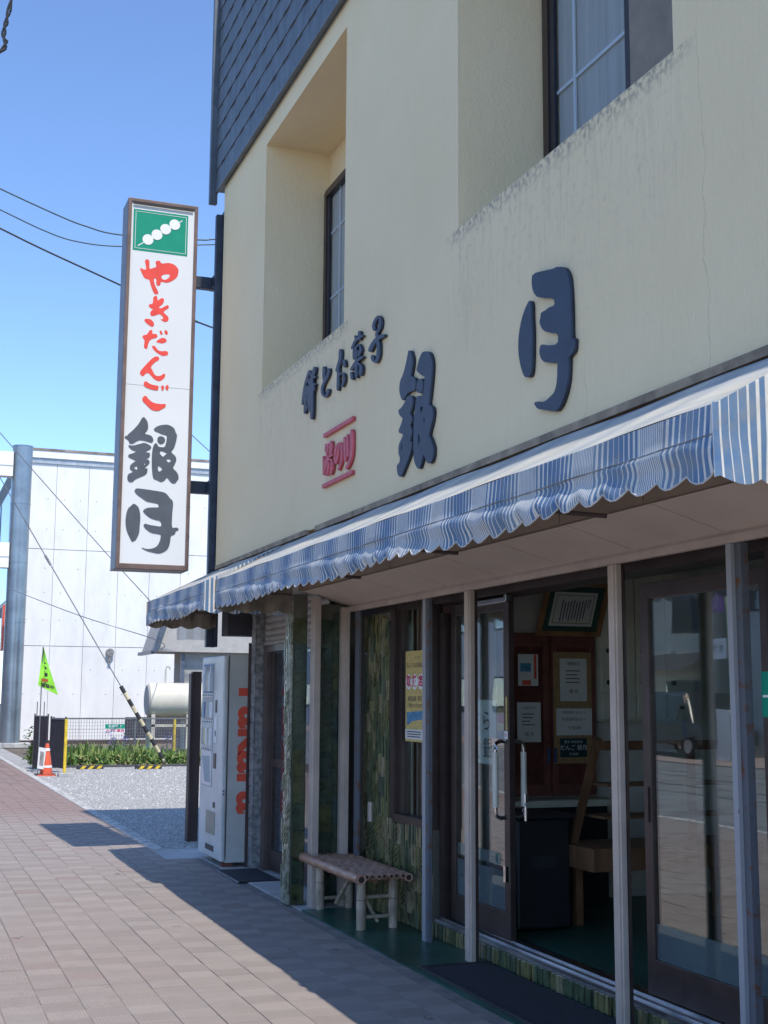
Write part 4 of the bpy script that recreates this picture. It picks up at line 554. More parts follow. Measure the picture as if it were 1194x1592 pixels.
# threshold and its tiles
MB().box(3.402, 3.60, .5, 8.06, .006, .098).o('threshold', 'grout', shop)
MB().box(3.40, 3.60, 4.6, 8.05, .099, .122).box(3.43, 3.442, 4.6, 8.05, .122, .132).box(3.50, 3.512, 4.6, 8.05, .122, .132).o('door_track', 'steel_rail', shop)
B(3.44, 3.62, .5, 3.0, .1, 2.2).o('side_wall', 'interior', shop)
# tile helper: a small ribbed glazed piece on a street-facing plane
def tile_variants(pref, nmat, w, h, kind):
    out = []
    for i in range(nmat):
        s = MB(); t = .014 + .005 * (i % 3)
        if kind == 'rib':
            for (y0, y1, tt) in ((.001, w * .38, t), (w * .40, w * .72, t * .55), (w * .74, w - .001, t * .85)): s.box(-tt, 0, -y1, -y0, .001, h - .001)
        elif kind == 'hatch':
            s.box(-t * .6, 0, -w + .001, -.001, .001, h - .001)
            for q in range(3):
                z0 = h * (.18 + .24 * q); s.quad((-t, -.004, z0), (-t, -w + .004, z0 + h * .28), (-t, -w + .004, z0 + h * .36), (-t, -.004, z0 + h * .08))
                s.quad((-t * .6, -.004, z0), (-t, -.004, z0), (-t, -w + .004, z0 + h * .28), (-t * .6, -w + .004, z0 + h * .28))
        else: s.box(-t, 0, -w + .0015, -.0015, .0015, h - .0015)
        out.append(s.mesh('tile', '%s%d' % (pref, i)))
    return out
TW, TH = .066, .145
ribs = tile_variants('glaze', 6, TW, TH, 'rib'); hats = tile_variants('glaze', 6, TW, TH, 'hatch'); flats = tile_variants('glaze', 6, TW, TH, 'flat')
def tile_field(parent, x, y0, y1, z0, z1, skip=None, wts=(3, 4, 3, 2, 3, 1), kinds=(6, 2, 2), sets=None, tw=TW, th=TH):
    y = y1
    while y - tw > y0 - .03:
        z = z0 - random.random() * th * .6
        while z < z1 - .02:
            zc = z + th / 2
            if z + th > z0 + .03 and z + th <= z1 + .06 and not (skip and skip[0] < y - tw / 2 < skip[1] and skip[2] - .05 < zc < skip[3]):
                ms = random.choices(sets or (ribs, hats, flats), kinds)[0]; m_ = random.choices(ms, wts[:len(ms)])[0]
                zz_ = max(z, z0); o_ = link('tile', m_, parent, loc=(x - random.uniform(0, .006), y, zz_)); o_.scale.z = (z + th - zz_) / th
            z += th
        y -= tw
# bamboo-green tiled wall with its window
MB().box(3.402, 3.60, 8.07, 9.0 - .15, .006, .68).box(3.402, 3.60, 8.85, 9.55, .006, 2.24).o('tiled_wall', 'grout', shop)
tw_ = shop.children[-1]
tile_field(tw_, 3.402, 8.08, 9.40, .01, 2.18, skip=(8.0, 8.86, .70, 3))
w2 = MB().box(3.385, 3.47, 8.765, 8.85, .68, 2.2).box(3.385, 3.47, 8.07, 8.13, .68, 2.2).box(3.38, 3.47, 8.131, 8.764, .68, .735).box(3.42, 3.46, 8.70, 8.764, .735, 2.2).o('window', 'dark_bronze', shop)
B(3.44, 3.445, 8.131, 8.70, .735, 2.2).o('pane', 'glass', w2)
MB().box(3.46, 3.47, 8.60, 8.62, .735, 2.2).box(3.46, 3.47, 8.50, 8.515, .735, 2.2).o('inner_bar', 'cream_metal', w2)
B(3.53, 3.55, 8.05, 8.86, .70, 2.2).o('inner_screen', 'louvre', w2)
# outlet cover on the tiles
tag(MB().box(3.365, 3.39, 9.205, 9.265, .63, .78).o('outlet_cover', 'cream_metal', bevel=.01), 'small cream outlet cover on the green tiled wall', 'outlet')
# dark return tiles between the posts, threshold tiles, corner pillar
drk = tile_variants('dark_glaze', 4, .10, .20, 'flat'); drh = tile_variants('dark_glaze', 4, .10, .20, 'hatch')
def rotated(ms):
    r = []
    for m_ in ms:
        c = m_.copy()
        for v in c.vertices: v.co = (-v.co.y, v.co.x, v.co.z)      # now faces the camera side (-y), runs along +x
        r.append(c)
    return r
drkR, drhR = rotated(drk), rotated(drh)
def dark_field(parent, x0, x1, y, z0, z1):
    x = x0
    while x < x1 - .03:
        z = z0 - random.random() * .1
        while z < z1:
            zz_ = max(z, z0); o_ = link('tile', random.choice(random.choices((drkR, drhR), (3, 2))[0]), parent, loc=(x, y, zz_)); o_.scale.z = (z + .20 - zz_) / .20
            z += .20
        x += .10
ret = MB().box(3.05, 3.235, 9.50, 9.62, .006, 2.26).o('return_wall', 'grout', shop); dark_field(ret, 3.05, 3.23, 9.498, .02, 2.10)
rs = ret
rt = shop.children  # threshold tiles
th_ = [c for c in shop.children if c.name.startswith('threshold')][0]
hs = tile_variants('glaze', 6, TW, .088, 'rib')
y = 8.05
while y > 4.62: link('tile', random.choices(hs, (3, 3, 3, 2, 4, 1))[0], th_, loc=(3.402 - random.uniform(0, .004), y, .008)); y -= TW
pil = MB().box(2.862, 2.972, 9.572, 9.73, .006, 2.34).o('corner_pillar', 'grout', shop)
pal = tile_variants('pale_glaze', 3, .055, .17, 'rib'); palh = tile_variants('pale_glaze', 3, .055, .17, 'hatch')
tile_field(pil, 2.860, 9.565, 9.73, .01, 2.3, sets=(pal, palh), kinds=(3, 2), wts=(2, 2, 1), tw=.055, th=.17)
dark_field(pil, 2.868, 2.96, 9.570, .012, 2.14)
# low tiled wall at the near end
lw = MB().box(3.34, 3.60, 3.0, 4.35, .006, .755).o('low_wall', 'grout', shop)
big = tile_variants('glaze', 6, .13, .24, 'flat'); bigh = tile_variants('glaze', 6, .13, .24, 'hatch')
tile_field(lw, 3.338, 3.1, 4.36, .01, .70, sets=(big, bigh), kinds=(3, 2), tw=.13, th=.24)
# far bay: jambs, dark sliding door, roller shutter
MB().box(3.30, 3.5, 9.62, 11.80, 2.36, 2.74).box(3.5, 3.6, 9.62, 11.8, .006, 2.74).o('bay_wall', 'interior', shop)
st_ = B(3.13, 3.27, 11.66, 11.80, .006, 2.36).o('stone_jamb', 'stone_tile', shop)
sj = B(-.008, 0, .003, .137, .004, .14).mesh('stone', 'stone_tile', bevel=.003)
for i in range(16): link('stone', sj, st_, loc=(3.129 - random.uniform(0, .004), 11.66, .008 + i * .145))
B(3.095, 3.125, 11.80, 11.818, .006, 2.05).o('edge_board', 'brown_board', shop)
MB().box(3.20, 3.28, 11.54, 11.655, .006, 2.02).box(3.20, 3.28, 9.74, 9.80, .006, 2.02).box(3.20, 3.28, 9.80, 11.54, 1.96, 2.02).o('door_frame', 'bronze_light', shop)
dd = MB().box(3.24, 3.27, 11.44, 11.535, .03, 1.955).box(3.24, 3.27, 9.81, 11.44, .03, .20).box(3.24, 3.27, 9.81, 11.44, .93, 1.00).box(3.24, 3.27, 9.81, 9.90, .2, 1.955).o('sliding_door', 'dark_bronze', shop)
B(3.252, 3.256, 9.90, 11.44, .20, 1.955).o('pane', 'window_glass', dd); B(3.29, 3.30, 9.83, 11.5, .05, 1.95).o('curtain', 'dark_door', dd)
sh_ = MB().box(3.19, 3.30, 9.72, 11.62, 2.022, 2.05).o('shutter', 'shutter', shop)
slat = MB(); slat.grid([[(-.012 - .012 * math.sin(math.pi * q / 5), y, .058 * q / 5) for q in range(6)] for y in (0, 1.88)]); slm = slat.mesh('slat', 'shutter', smooth=True)
for i in range(6): link('slat', slm, sh_, loc=(3.22, 9.73, 2.052 + i * .06))
# alcove where the vending machine stands, end wall below
MB().box(3.45, 3.6, 11.82, 12.12, .006, 2.77).box(3.6, 9, 12.0, 12.11, .006, 2.77).o('end_wall', 'house_grey', shop)
MB().box(2.90, 3.44, 11.86, 12.1, 2.12, 2.40).o('alcove_beam', 'opp_dark', shop)

# doors of the glass front
def door(name, y0, y1, z0, z1, x, label_mat='dark_bronze', stile=.07, rail=.16):
    d = MB().box(x, x + .04, y0, y0 + stile, z0, z1).box(x, x + .04, y1 - stile, y1, z0, z1).box(x, x + .04, y0 + stile, y1 - stile, z0, z0 + rail).box(x, x + .04, y0 + stile, y1 - stile, z1 - .08, z1).o(name, label_mat, shop, bevel=.003)
    B(x + .016, x + .022, y0 + stile, y1 - stile, z0 + rail, z1 - .08).o('pane', 'glass', d)
    return d
dl = door('door', 7.09, 7.96, .133, 2.170, 3.48)
B(3.492, 3.4945, 7.165, 7.885, .295, .52).o('film', 'film', dl); 
fp = MB(); fp.tube([(3.494, 7.28, .585), (3.4965, 7.28, .585)], .035, 14); fp.box(3.494, 3.4965, 7.28, 7.88, .55, .62); fp.o('film_pill', 'film', dl)
def handle(x, y, s):
    h = MB(); pts = []
    xo = x + s * .075
    pts = [(x, y, .845), (x + s * .04, y, .84), (xo - s * .006, y, .853), (xo, y, .89), (xo, y, 1.245), (xo - s * .006, y, 1.282), (x + s * .04, y, 1.295), (x, y, 1.29)]
    h.tube(pts, .0125, 10); return h.o('handle', 'chrome', dl, smooth=True), MB().tube([(xo, y, .905), (xo, y, 1.23)], .0185, 12)
for s, xx in ((-1, 3.48), (1, 3.52)):
    ho, gp = handle(xx, 7.125, s); gp.o('grip', 'handle_white', ho, smooth=True)
MB().box(3.455, 3.479, 7.10, 7.13, 1.22 - .75, 1.22 - .66).o('lock', 'chrome', dl)
MB().box(3.44, 3.478, 7.05, 7.62, 2.130, 2.162).box(3.43, 3.47, 7.02, 7.049, 2.135, 2.175).o('closer', 'steel_rail', dl, bevel=.004)
dn = door('door', 4.62, 5.66, .133, 2.13, 3.52, rail=.17)
B(3.532, 3.5345, 4.70, 5.59, .305, .47).o('film', 'film', dn); MB().box(3.512, 3.5195, 5.61, 5.645, .95, 1.12).o('pull', 'dark_bronze', dn)
df = MB().box(3.50, 3.54, 7.94, 8.06, .123, 2.118).box(3.44, 3.50, 8.0, 8.06, .123, 2.118).o('fixed_frame', 'dark_bronze', shop)
B(3.45, 3.455, 7.30, 7.99, 2.2, 2.21).o('transom_strip', 'dark_bronze', shop)
# shop interior shell
MB().box(3.60, 7.6, 3.0, 9.3, .06, .118).o('shop_floor', 'shop_green', shop)
MB().box(3.62, 7.6, 3.0, 9.3, 2.55, 2.6).box(3.604, 7.6, 8.46, 8.56, .12, 2.55).box(7.6, 7.7, 3.0, 9.3, .12, 2.55).box(3.605, 7.6, 2.95, 3.0, .12, 2.55).o('inner_wall', 'interior', shop)

# ================================================================== AWNINGS
def awning(name, label, y0, y1, XO=2.25):
    a = thing(name, label, 'awning', (2.25, (y0 + y1) / 2, 2.2), 'striped awnings over the shop front')
    ZO, XW, ZW = 2.43, 2.80, 2.735
    L = y1 - y0; n = int(L / .04)
    def finish(s, us, nm, mat):
        me = bpy.data.meshes.new(nm); me.from_pydata(s.v, [], s.f); uv = me.uv_layers.new(name='UVMap')
        for lp in me.loops: uv.data[lp.index].uv = (us[lp.vertex_index], 0)
        for p in me.polygons: p.use_smooth = True
        me.materials.append(MATS[mat]); return link(nm, me, a)
    rows = []; us = []
    for i in range(n + 1):
        y = y0 + L * i / n
        for t in (0, .2, .4, .6, .8, 1):
            sag = -.012 * math.sin(math.pi * t) + .004 * math.sin(y * 5.2 + t * 2)
            rows.append((XW + (XO - XW) * t, y, ZW + (ZO - ZW) * t + sag)); us.append(y)
    s = MB(); s.v = rows; s.f = [(i * 6 + j, i * 6 + j + 1, i * 6 + j + 7, i * 6 + j + 6) for i in range(n) for j in range(5)]
    finish(s, us, 'canopy', 'awning_top')
    # front band and scalloped valance
    n2 = int(L / .016); rows = []; us = []; K = 11
    ph = y0 * 3.1
    for i in range(n2 + 1):
        y = y0 + L * i / n2
        scal = .034 * (1 - abs(math.sin(math.pi * (y - y0) / .16))) + .010 * math.sin(y * 3.3 + 1)
        win = min(1, (y - y0) / .2, (y1 - y) / .2)
        wv = (.022 * (abs(math.sin(math.pi * (y - y0) / .16)) - .25) * (.75 + .25 * math.sin(y * 5.3 + ph)) + .008 * math.sin(y * 4.1 + ph)) * win
        for j in range(K):
            if j <= 3: t = j / 3; x = XO - .006 * t + .004 * math.sin(y * 9) * t; z = ZO - .095 * t
            else:
                t = (j - 3) / (K - 4); x = XO - .006 - .010 * math.sin(math.pi * t) - wv * (t ** 3) + .010 * math.sin(t * 6 + y * 3.1) * win; z = ZO - .095 - t * (.134 - scal)
            rows.append((x, y, z)); us.append(y)
    s = MB(); s.v = rows; s.f = [(i * K + j, i * K + j + 1, i * K + j + K + 1, i * K + j + K) for i in range(n2) for j in range(K - 1)]
    finish(s, us, 'valance', 'awning')
    # piping along the lower edge
    MB().tube([Vector(rows[i * K + K - 1]) for i in range(0, n2 + 1, 2)], .0035, 5).o('piping', 'curtain', a)
    MB().tube([Vector(rows[i * K + 3]) + Vector((-.001, 0, 0)) for i in range(0, n2 + 1, 3)], .0028, 5).o('seam', 'stone_tile', a)
    # ends: triangle under the slope plus a scalloped skirt
    for ye_, nm in ((y0, 'end_flap'), (y1, 'end_flap')):
        rows = []; us = []; n3 = 36; K2 = 9
        for i in range(n3 + 1):
            t = i / n3; x = XO - .014 + (XW + .064 - XO) * t; zt = ZO + (ZW - ZO) * max(0, min(1, (x - XO) / (XW - XO)))
            zl = ZO - .095; sc_ = .026 * (1 - abs(math.sin(math.pi * (x - XO) / .16)))
            for j in range(K2):
                if j <= 3: z = zt + (zl - zt) * j / 3; dy = 0
                else: q = (j - 3) / (K2 - 4); z = zl - q * (.152 - sc_); dy = (.014 * math.sin(x * 13) + .008 * math.sin(x * 29)) * q
                rows.append((x, ye_ + dy, z)); us.append(x + ye_ * 1.7)
        s = MB(); s.v = rows; s.f = [(i * K2 + j, i * K2 + j + 1, i * K2 + j + K2 + 1, i * K2 + j + K2) for i in range(n3) for j in range(K2 - 1)]
        finish(s, us, nm, 'awning' if ye_ == y0 else 'flap')
    MB().tube([(XO + .02, y0 + .01, ZO - .02), (XO + .02, y1 - .01, ZO - .02)], .014, 8).o('front_bar', 'shutter', a)
    MB().tube([(XW - .005, y0 + .02, ZW - .03), (XW - .005, y1 - .02, ZW - .03)], .02, 8).o('roller', 'shutter', a)
    k_ = max(2, int(L / 1.6) + 1)
    for i in range(k_):
        y = y0 + .06 + (L - .12) * i / (k_ - 1)
        MB().tube([(XW + .03, y, 2.33), (XO + .03, y, ZO - .085)], .011, 6).tube([(XW + .02, y, 2.60), (2.5, y, 2.36)], .008, 6).o('arm', 'bronze_light', a)
    return a
awning('awning', 'long blue and white striped awning over the glass entrance', 3.17, 9.58)
awning('awning', 'short striped awning over the far door and vending machine', 9.74, 12.13, 2.195)
# ================================================================== SIGNS AND LETTERS
sg = thing('vertical_signboard', 'tall white projecting signboard with green emblem, red kana and grey brush characters', 'signboard', (2.26, 12.45, 2.75))
SX0, SX1, SY0, SY1, SZ0, SZ1 = 1.905, 2.605, 12.30, 12.64, 2.755, 6.45
fr = MB().box(SX0, SX0 + .035, SY0, SY0 + .05, SZ0, SZ1).box(SX1 - .035, SX1, SY0, SY0 + .05, SZ0, SZ1).box(SX0 + .035, SX1 - .035, SY0, SY0 + .05, SZ0, SZ0 + .05).box(SX0 + .035, SX1 - .035, SY0, SY0 + .05, SZ1 - .035, SZ1)
fr.o('frame', 'sign_frame', sg, bevel=.004)
MB().box(SX0 + .05, SX1 - .05, SY0 - .004, SY0 - .0005, SZ1 - .062, SZ1 - .038).o('top_groove', 'black', sg)
MB().box(SX0, SX1, SY0 + .051, SY1, SZ0, SZ1).o('case', 'sign_side', sg, bevel=.004)
B(SX0 + .035, SX1 - .035, 12.318, 12.3195, SZ0 + .05, 4.556).o('panel', 'sign_panel', sg)
pu = B(SX0 + .035, SX1 - .035, 12.316, 12.3175, 4.558, SZ1 - .037).o('panel', 'sign_panel', sg)
yf = 12.3145
def on_sign(a, b, c): return (a, yf - c * .5, b)
em = link('emblem', poly_mesh('emblem', [GLYPH['green'][0]], on_sign, .002, 'sign_green'), sg)
bo = GLYPH['green'][1]; x0, z1 = 1.981, 6.3215; x1, z0 = 2.490, 5.939; t = .004
MB().box(x0, x1, 12.3115, 12.3128, z1 - t, z1).box(x0, x1, 12.3115, 12.3128, z0, z0 + t).box(x0, x0 + t, 12.3115, 12.3128, z0 + t, z1 - t).box(x1 - t, x1, 12.3115, 12.3128, z0 + t, z1 - t).o('border_line', 'white_print', em)
dg = GLYPH['dango'][0]
for i in range(4):
    c = dg[i]; MB().tube([(c[0], 12.3124 - .0003 * i, c[1]), (c[0], 12.3105 - .0003 * i, c[1])], .054, 28).o('dumpling', 'white_print', em)
MB().bar((dg[4][0], 12.3128, dg[4][1]), (dg[5][0], 12.3128, dg[5][1]), .0012, .009).o('skewer', 'white_print', em)
for kk in ('ya', 'ki', 'da', 'n', 'go'): link('kana_character', poly_mesh('kana', GLYPH[kk], on_sign, .0022, 'sign_red'), sg)
for kk in ('gin_sign', 'tsuki_sign'): link('brush_character', poly_mesh('brush', GLYPH[kk], on_sign, .0022, 'sign_grey'), sg)
ms = MB().box(2.775, 2.845, 12.20, 12.27, 2.02, 6.36).o('mast', 'mast_steel', sg, bevel=.004)
MB().box(2.846, 2.87, 12.13, 12.29, 2.02, 6.40).o('mast_plate', 'mast_steel', sg)
for zc in (5.70, 3.60):
    MB().box(SX1, 2.834, 12.40, 12.48, zc - .06, zc + .06).o('bracket_arm', 'mast_steel', sg, bevel=.004)
    MB().box(2.78, 2.834, 12.271, 12.50, zc - .055, zc + .055).o('bracket_plate', 'mast_steel', sg)
    for dz in (-.2, .2): MB().tube([(SX1, 12.46, zc + dz), (SX1 + .018, 12.46, zc + dz)], .012, 8).o('bolt', 'mast_steel', sg)

def on_wall(x): return lambda a, b, c: (x - c, a, b)
def wall_letter(key, mat, label, grp, strokes, depth=.020):
    if strokes:
        s = None; bm = bmesh.new()
        for i, L in enumerate(GLYPH[key]):
            me = poly_mesh('l', [L], on_wall(FX - .004 - depth / 2 - .0006 * i), depth, mat); bm.from_mesh(me); bpy.data.meshes.remove(me)
        me = bpy.data.meshes.new('wall_character'); bm.to_mesh(me); bm.free(); me.materials.append(MATS[mat])
    else: me = poly_mesh('wall_character', GLYPH[key], on_wall(FX - .003 - depth / 2), depth, mat)
    return tag(link('wall_character', me), label, 'letter', grp)
g1 = 'blue relief characters on the cream wall'; g2 = 'red relief characters between two red bars'
wall_letter('mochi', 'letter_blue', 'small blue character farthest left on the cream wall, many strokes', g1, True)
wall_letter('to', 'letter_blue', 'small simple blue hook-shaped character, second from the left on the wall', g1, True)
wall_letter('o', 'letter_blue', 'small blue character with a separate dot, middle of the rising row of five', g1, True)
wall_letter('ka', 'letter_blue', 'small dense blue character, fourth in the rising row of five', g1, True)
wall_letter('shi', 'letter_blue', 'topmost small blue character at the right end of the rising row', g1, True)
wall_letter('gin_wall', 'letter_blue', 'large dense blue brush character in several pieces above the awning', g1, False, .022)
wall_letter('tsuki_wall', 'letter_blue', 'large blue moon character on the wall, nearest above the awning', g1, False, .022)
wall_letter('yu', 'letter_red', 'dense red character at the left between the red bars', g2, True)
wall_letter('no', 'letter_red', 'red looped kana in the middle between the red bars', g2, True)
wall_letter('kawa', 'letter_red', 'red three-stroke river character at the right between the bars', g2, True)
for i, L in enumerate(GLYPH['bars']):
    ya, yb = min(p[0] for p in L), max(p[0] for p in L); zc = sum(p[1] for p in L) / 4 + .0
    tag(B(FX - .028, FX - .003, ya, yb, zc - .014, zc + .016).o('red_bar', 'letter_red', bevel=.003), ('upper red bar over the three red characters', 'lower red bar beneath the three red characters')[i], 'sign bar', 'red bars framing the red characters')

# ================================================================== STREET OBJECTS BY THE SHOP
# bamboo bench
bn = thing('bamboo_bench', 'low bamboo slat bench standing on the green entry floor', 'bench', (3.1, 8.9, 0))
NP = 9
def pole_pts(x, y0, y1, z, nseg=20): return [(x + .003 * math.sin(i * .9 + x * 40), y0 + (y1 - y0) * i / nseg, z + .002 * math.sin(i * 1.3 + x * 60)) for i in range(nseg + 1)]
for i in range(NP):
    x = 2.955 + i * .043; r = .034 if i == 0 else (.029 if i == NP - 1 else .0178); z = .358 if i in (0, NP - 1) else .371
    y0, y1 = 8.25 + random.uniform(-.012, .012), 9.60 + random.uniform(-.015, .015)
    if i == 0: y0 = 8.235; y1 = 9.66
    pts = pole_pts(x, y0, y1, z, 40); rad = lambda j, r=r, i=i: r * (1.10 if (j + i * 3) % 9 == 0 else 1)
    s_ = MB().tube(pts, rad, 12).o('seat_pole', 'bamboo', bn, smooth=True)
    MB().tube([(x, y0 - .0015, z), (x, y0 + .002, z)], r * .62, 10).o('hollow_end', 'bamboo_hole', s_)
for (x, y, r) in ((3.02, 9.32, .032), (3.025, 8.43, .033), (3.262, 8.45, .031), (3.25, 9.33, .031)):
    l_ = MB().tube([(x, y, .006), (x, y, .14), (x, y, .15), (x, y, .16), (x, y, .335)], lambda j, r=r: r * (1.08 if j == 2 else 1), 14).o('leg', 'bamboo_leg', bn, smooth=True)
    MB().tube([(x, y, .196), (x, y, .202)], r * 1.03, 14).o('node_ring', 'bamboo_node', l_, smooth=True)
MB().tube([(3.02, 8.43, .085), (3.02 + .24, 8.45, .085)], .013, 8).o('stretcher', 'bamboo_leg', bn, smooth=True)
MB().tube([(3.02, 8.43, .215), (3.02 + .24, 8.45, .215)], .013, 8).o('stretcher', 'bamboo_leg', bn, smooth=True)
MB().tube([(3.02, 9.32, .085), (3.25, 9.33, .085)], .013, 8).o('stretcher', 'bamboo_leg', bn, smooth=True)
MB().tube([(3.055, 8.46, .22), (3.15, 8.452, .05)], .012, 8).o('brace', 'bamboo_leg', bn, smooth=True)
MB().tube([(3.14, 9.3, .05), (3.14, 8.95, .30)], .016, 8).o('brace', 'bamboo_leg', bn, smooth=True)
MB().tube([(3.10, 8.36, .325), (3.10, 9.45, .325)], .014, 8).tube([(2.95, 8.44, .333), (3.31, 8.44, .333)], .014, 8).tube([(2.95, 9.32, .333), (3.31, 9.32, .333)], .014, 8).o('rail', 'bamboo', bn, smooth=True)
# mats
mt = thing('doormat', 'dark blue-grey rubber doormat before the shop entrance', 'mat', (3.15, 6, 0), 'mats on the pavement')
B(2.965, 3.36, 4.4, 7.13, .007, .014).o('mat_pad', 'rubber', mt); MB().box(2.925, 2.964, 4.4, 7.17, .003, .017).box(2.964, 3.38, 7.131, 7.17, .003, .017).o('mat_border', 'black', mt, bevel=.003)
for i in range(3): MB().box(2.93 + i * .011, 2.934 + i * .011, 4.4, 7.12, .017, .0195).o('border_ridge', 'rubber', mt)
mt2 = thing('doormat', 'grey mat on the concrete before the far brown door', 'mat', (3.0, 11.3, 0), 'mats on the pavement')
B(2.80, 3.16, 10.85, 11.62, .006, .014).o('mat_pad', 'rubber', mt2); MB().box(2.785, 2.799, 10.84, 11.63, .004, .016).box(2.799, 3.16, 11.621, 11.635, .004, .016).o('mat_border', 'stone_tile', mt2)
# vending machine
vm = thing('vending_machine', 'worn white vending machine with red lettering on its side, at the shop corner', 'vending machine', (3.1, 12.2, 0))
VX0, VY0, VY1, VZ1 = 2.865, 11.825, 12.72, 1.935
MB().box(VX0 + .05, 3.42, VY0, VY1, .045, VZ1).o('cabinet', 'vend_side', vm, bevel=.006)
dr = MB().box(VX0, VX0 + .048, VY0 - .002, VY1, .055, VZ1 - .004).o('door', 'vend_white', vm, bevel=.014)
MB().box(VX0 + .049, VX0 + .054, VY0 - .003, VY0, .08, VZ1).o('door_seam', 'vend_dark', vm)
X = VX0
dp = MB().box(X - .004, X - .001, 12.21, 12.66, .70, 1.87).o('display', 'grey_band', dr)
for a, b, m_ in ((1.585, 1.86, 'blue_print'), (1.33, 1.55, 'curtain'), (1.07, 1.29, 'paper'), (.71, 1.03, 'sign_panel')): B(X - .0055, X - .0042, 12.23, 12.64, a, b).o('product_card', m_, dp)
for i in range(5):
    y_ = 12.25 + i * .08; MB().tube([(X - .007, y_, 1.60), (X - .007, y_, 1.76), (X - .007, y_, 1.80), (X - .007, y_, 1.84)], lambda j: (.026, .026, .011, .011)[j], 10).o('bottle', ('opp_grey', 'opp_white', 'pale_post', 'opp_grey', 'opp_white')[i], dp, smooth=True)
    MB().tube([(X - .007, y_, 1.35), (X - .007, y_, 1.50)], .024, 10).o('can', ('opp_white', 'opp_grey', 'pale_post', 'blue_print', 'opp_grey')[i], dp, smooth=True)
    MB().tube([(X - .007, y_, 1.09), (X - .007, y_, 1.25)], .024, 10).o('can', ('opp_white', 'pale_post', 'opp_white', 'guard_cream', 'opp_grey')[i], dp, smooth=True)
MB().quad((X - .0058, 12.25, .74), (X - .0058, 12.50, .74), (X - .0058, 12.62, .98), (X - .0058, 12.30, .99)).o('card_print', 'opp_grey', dp)
for zz in (1.565, 1.31, 1.05):
    sh = B(X - .010, X - .0045, 12.20, 12.665, zz - .016, zz + .014).o('button_strip', 'white_print', dp)
    for i in range(6): B(X - .013, X - .0101, 12.225 + i * .074, 12.262 + i * .074, zz - .010, zz + .008).o('button', 'vend_dark', sh)
for (y0, y1, z0, z1, nm, m_) in ((12.06, 12.12, 1.40, 1.52, 'bill_slot', 'vend_dark'), (12.05, 12.15, 1.12, 1.36, 'instruction_plate', 'white_print'), (12.07, 12.11, 1.18, 1.23, 'coin_slot', 'vend_dark'), (12.05, 12.15, .88, 1.02, 'keypad', 'vend_dark'), (12.06, 12.13, .52, .57, 'coin_return', 'vend_dark'), (12.04, 12.40, .27, .48, 'flap', 'vend_flap'), (12.08, 12.40, .12, .17, 'bottom_grille', 'vend_dark')):
    MB().box(X - .006, X - .0008, y0, y1, z0, z1).o(nm, m_, dr)
add_text('side_lettering', vm, 'Takara', .46, 'vend_red', lambda a, b, c=0: (3.085 + b * 1.05 + .085, VY0 - .0015 - c, 1.11 - a), bold=.014, spacing=.98, sx=1.0)
MB().tube([(VX0 + .022, VY0 - .006, .66), (VX0 + .022, VY0 - .003, .66)], .008, 8).tube([(VX0 + .022, VY0 - .006, .69), (VX0 + .022, VY0 - .003, .69)], .008, 8).o('lock', 'vend_dark', vm)
for (x, y, lb_) in ((2.90, 11.88, 'near front'), (2.95, 12.4, 'far front'), (3.3, 11.88, 'near rear')): tag(B(x, x + .10, y, y + .07, .005, .044).o('brick', 'brick'), 'red brick propping up the %s corner of the vending machine' % lb_, 'brick', 'bricks under the vending machine')
tag(MB().box(3.05, 3.15, 14.02, 14.10, -.004, 1.82).box(3.03, 3.049, 14.0, 14.12, .0, 1.80).o('wooden_post', 'brown_board'), 'dark brown upright timber post standing left of the vending machine', 'post')
# vinyl sheet hanging under the far awning
s = MB(); rows = []
for i in range(13): rows.append([(2.60 + .36 * i / 12, 12.75 + .02 * math.sin(i * 1.4), 2.36 - .025 * j - .004 * math.sin(i)) for j in range(11)])
tag(s.grid(rows).o('vinyl_sheet', 'vinyl', smooth=True), 'milky vinyl sheet hanging behind the far awning', 'sheet')

# ================================================================== POSTERS AND SHOP INTERIOR
def sheet(name, label, cat, x, y, z, wd, ht, mat, cam_face=True, group=None, rot=0):
    t = thing(name, label, cat, (x, y, z - ht / 2), group)
    if cam_face: B(x - wd / 2, x + wd / 2, y, y + .002, z - ht / 2, z + ht / 2).o('sheet', mat, t)
    else: B(x, x + .002, y - wd / 2, y + wd / 2, z - ht / 2, z + ht / 2).o('sheet', mat, t)
    return t
def lines(parent, f, n, wd, z0, dz, mat='ink', h=.007, txt=None, size=.03):
    s = MB()
    for i in range(n):
        ww = wd * random.uniform(.55, 1); p = [f(-wd / 2, z0 - i * dz, .0015), f(-wd / 2 + ww, z0 - i * dz, .0015), f(-wd / 2 + ww, z0 - i * dz - h, .0015), f(-wd / 2, z0 - i * dz - h, .0015)]
        s.quad(*p)
    s.o('text_lines', mat, parent)
# yellow poster in the tiled wall's window
po = sheet('poster', 'yellow poster with red round characters in the window beside the bench', 'poster', 3.428, 8.47, 1.562, .36, .634, 'yellow_print', False)
f = face_street(3.428, 8.47, 1.562)
for i, ch in enumerate('取扱店'):
    yc = -.115 + i * .112
    e = MB().tube([f(yc, .10, .0012), f(yc, .10, .0022)], .055, 20).o('white_disc', 'white_print', po)
    add_text('character', po, ch, .085, 'print_red', (lambda yc: lambda a, b, c=0: f(yc + a, .10 + b, .0032))(yc), bold=.003)
add_text('heading', po, 'プレミアム付商品券', .038, 'ink', lambda a, b, c=0: f(a, .215 + b, .002))
add_text('heading', po, 'はこだて', .026, 'ink', lambda a, b, c=0: f(.05 + a, .265 + b, .002))
add_text('caption', po, '紙商品券  電子', .040, 'ink', lambda a, b, c=0: f(a, -.02 + b, .002)); add_text('caption', po, 'ご利用いただけます', .032, 'ink', lambda a, b, c=0: f(a, -.068 + b, .002))
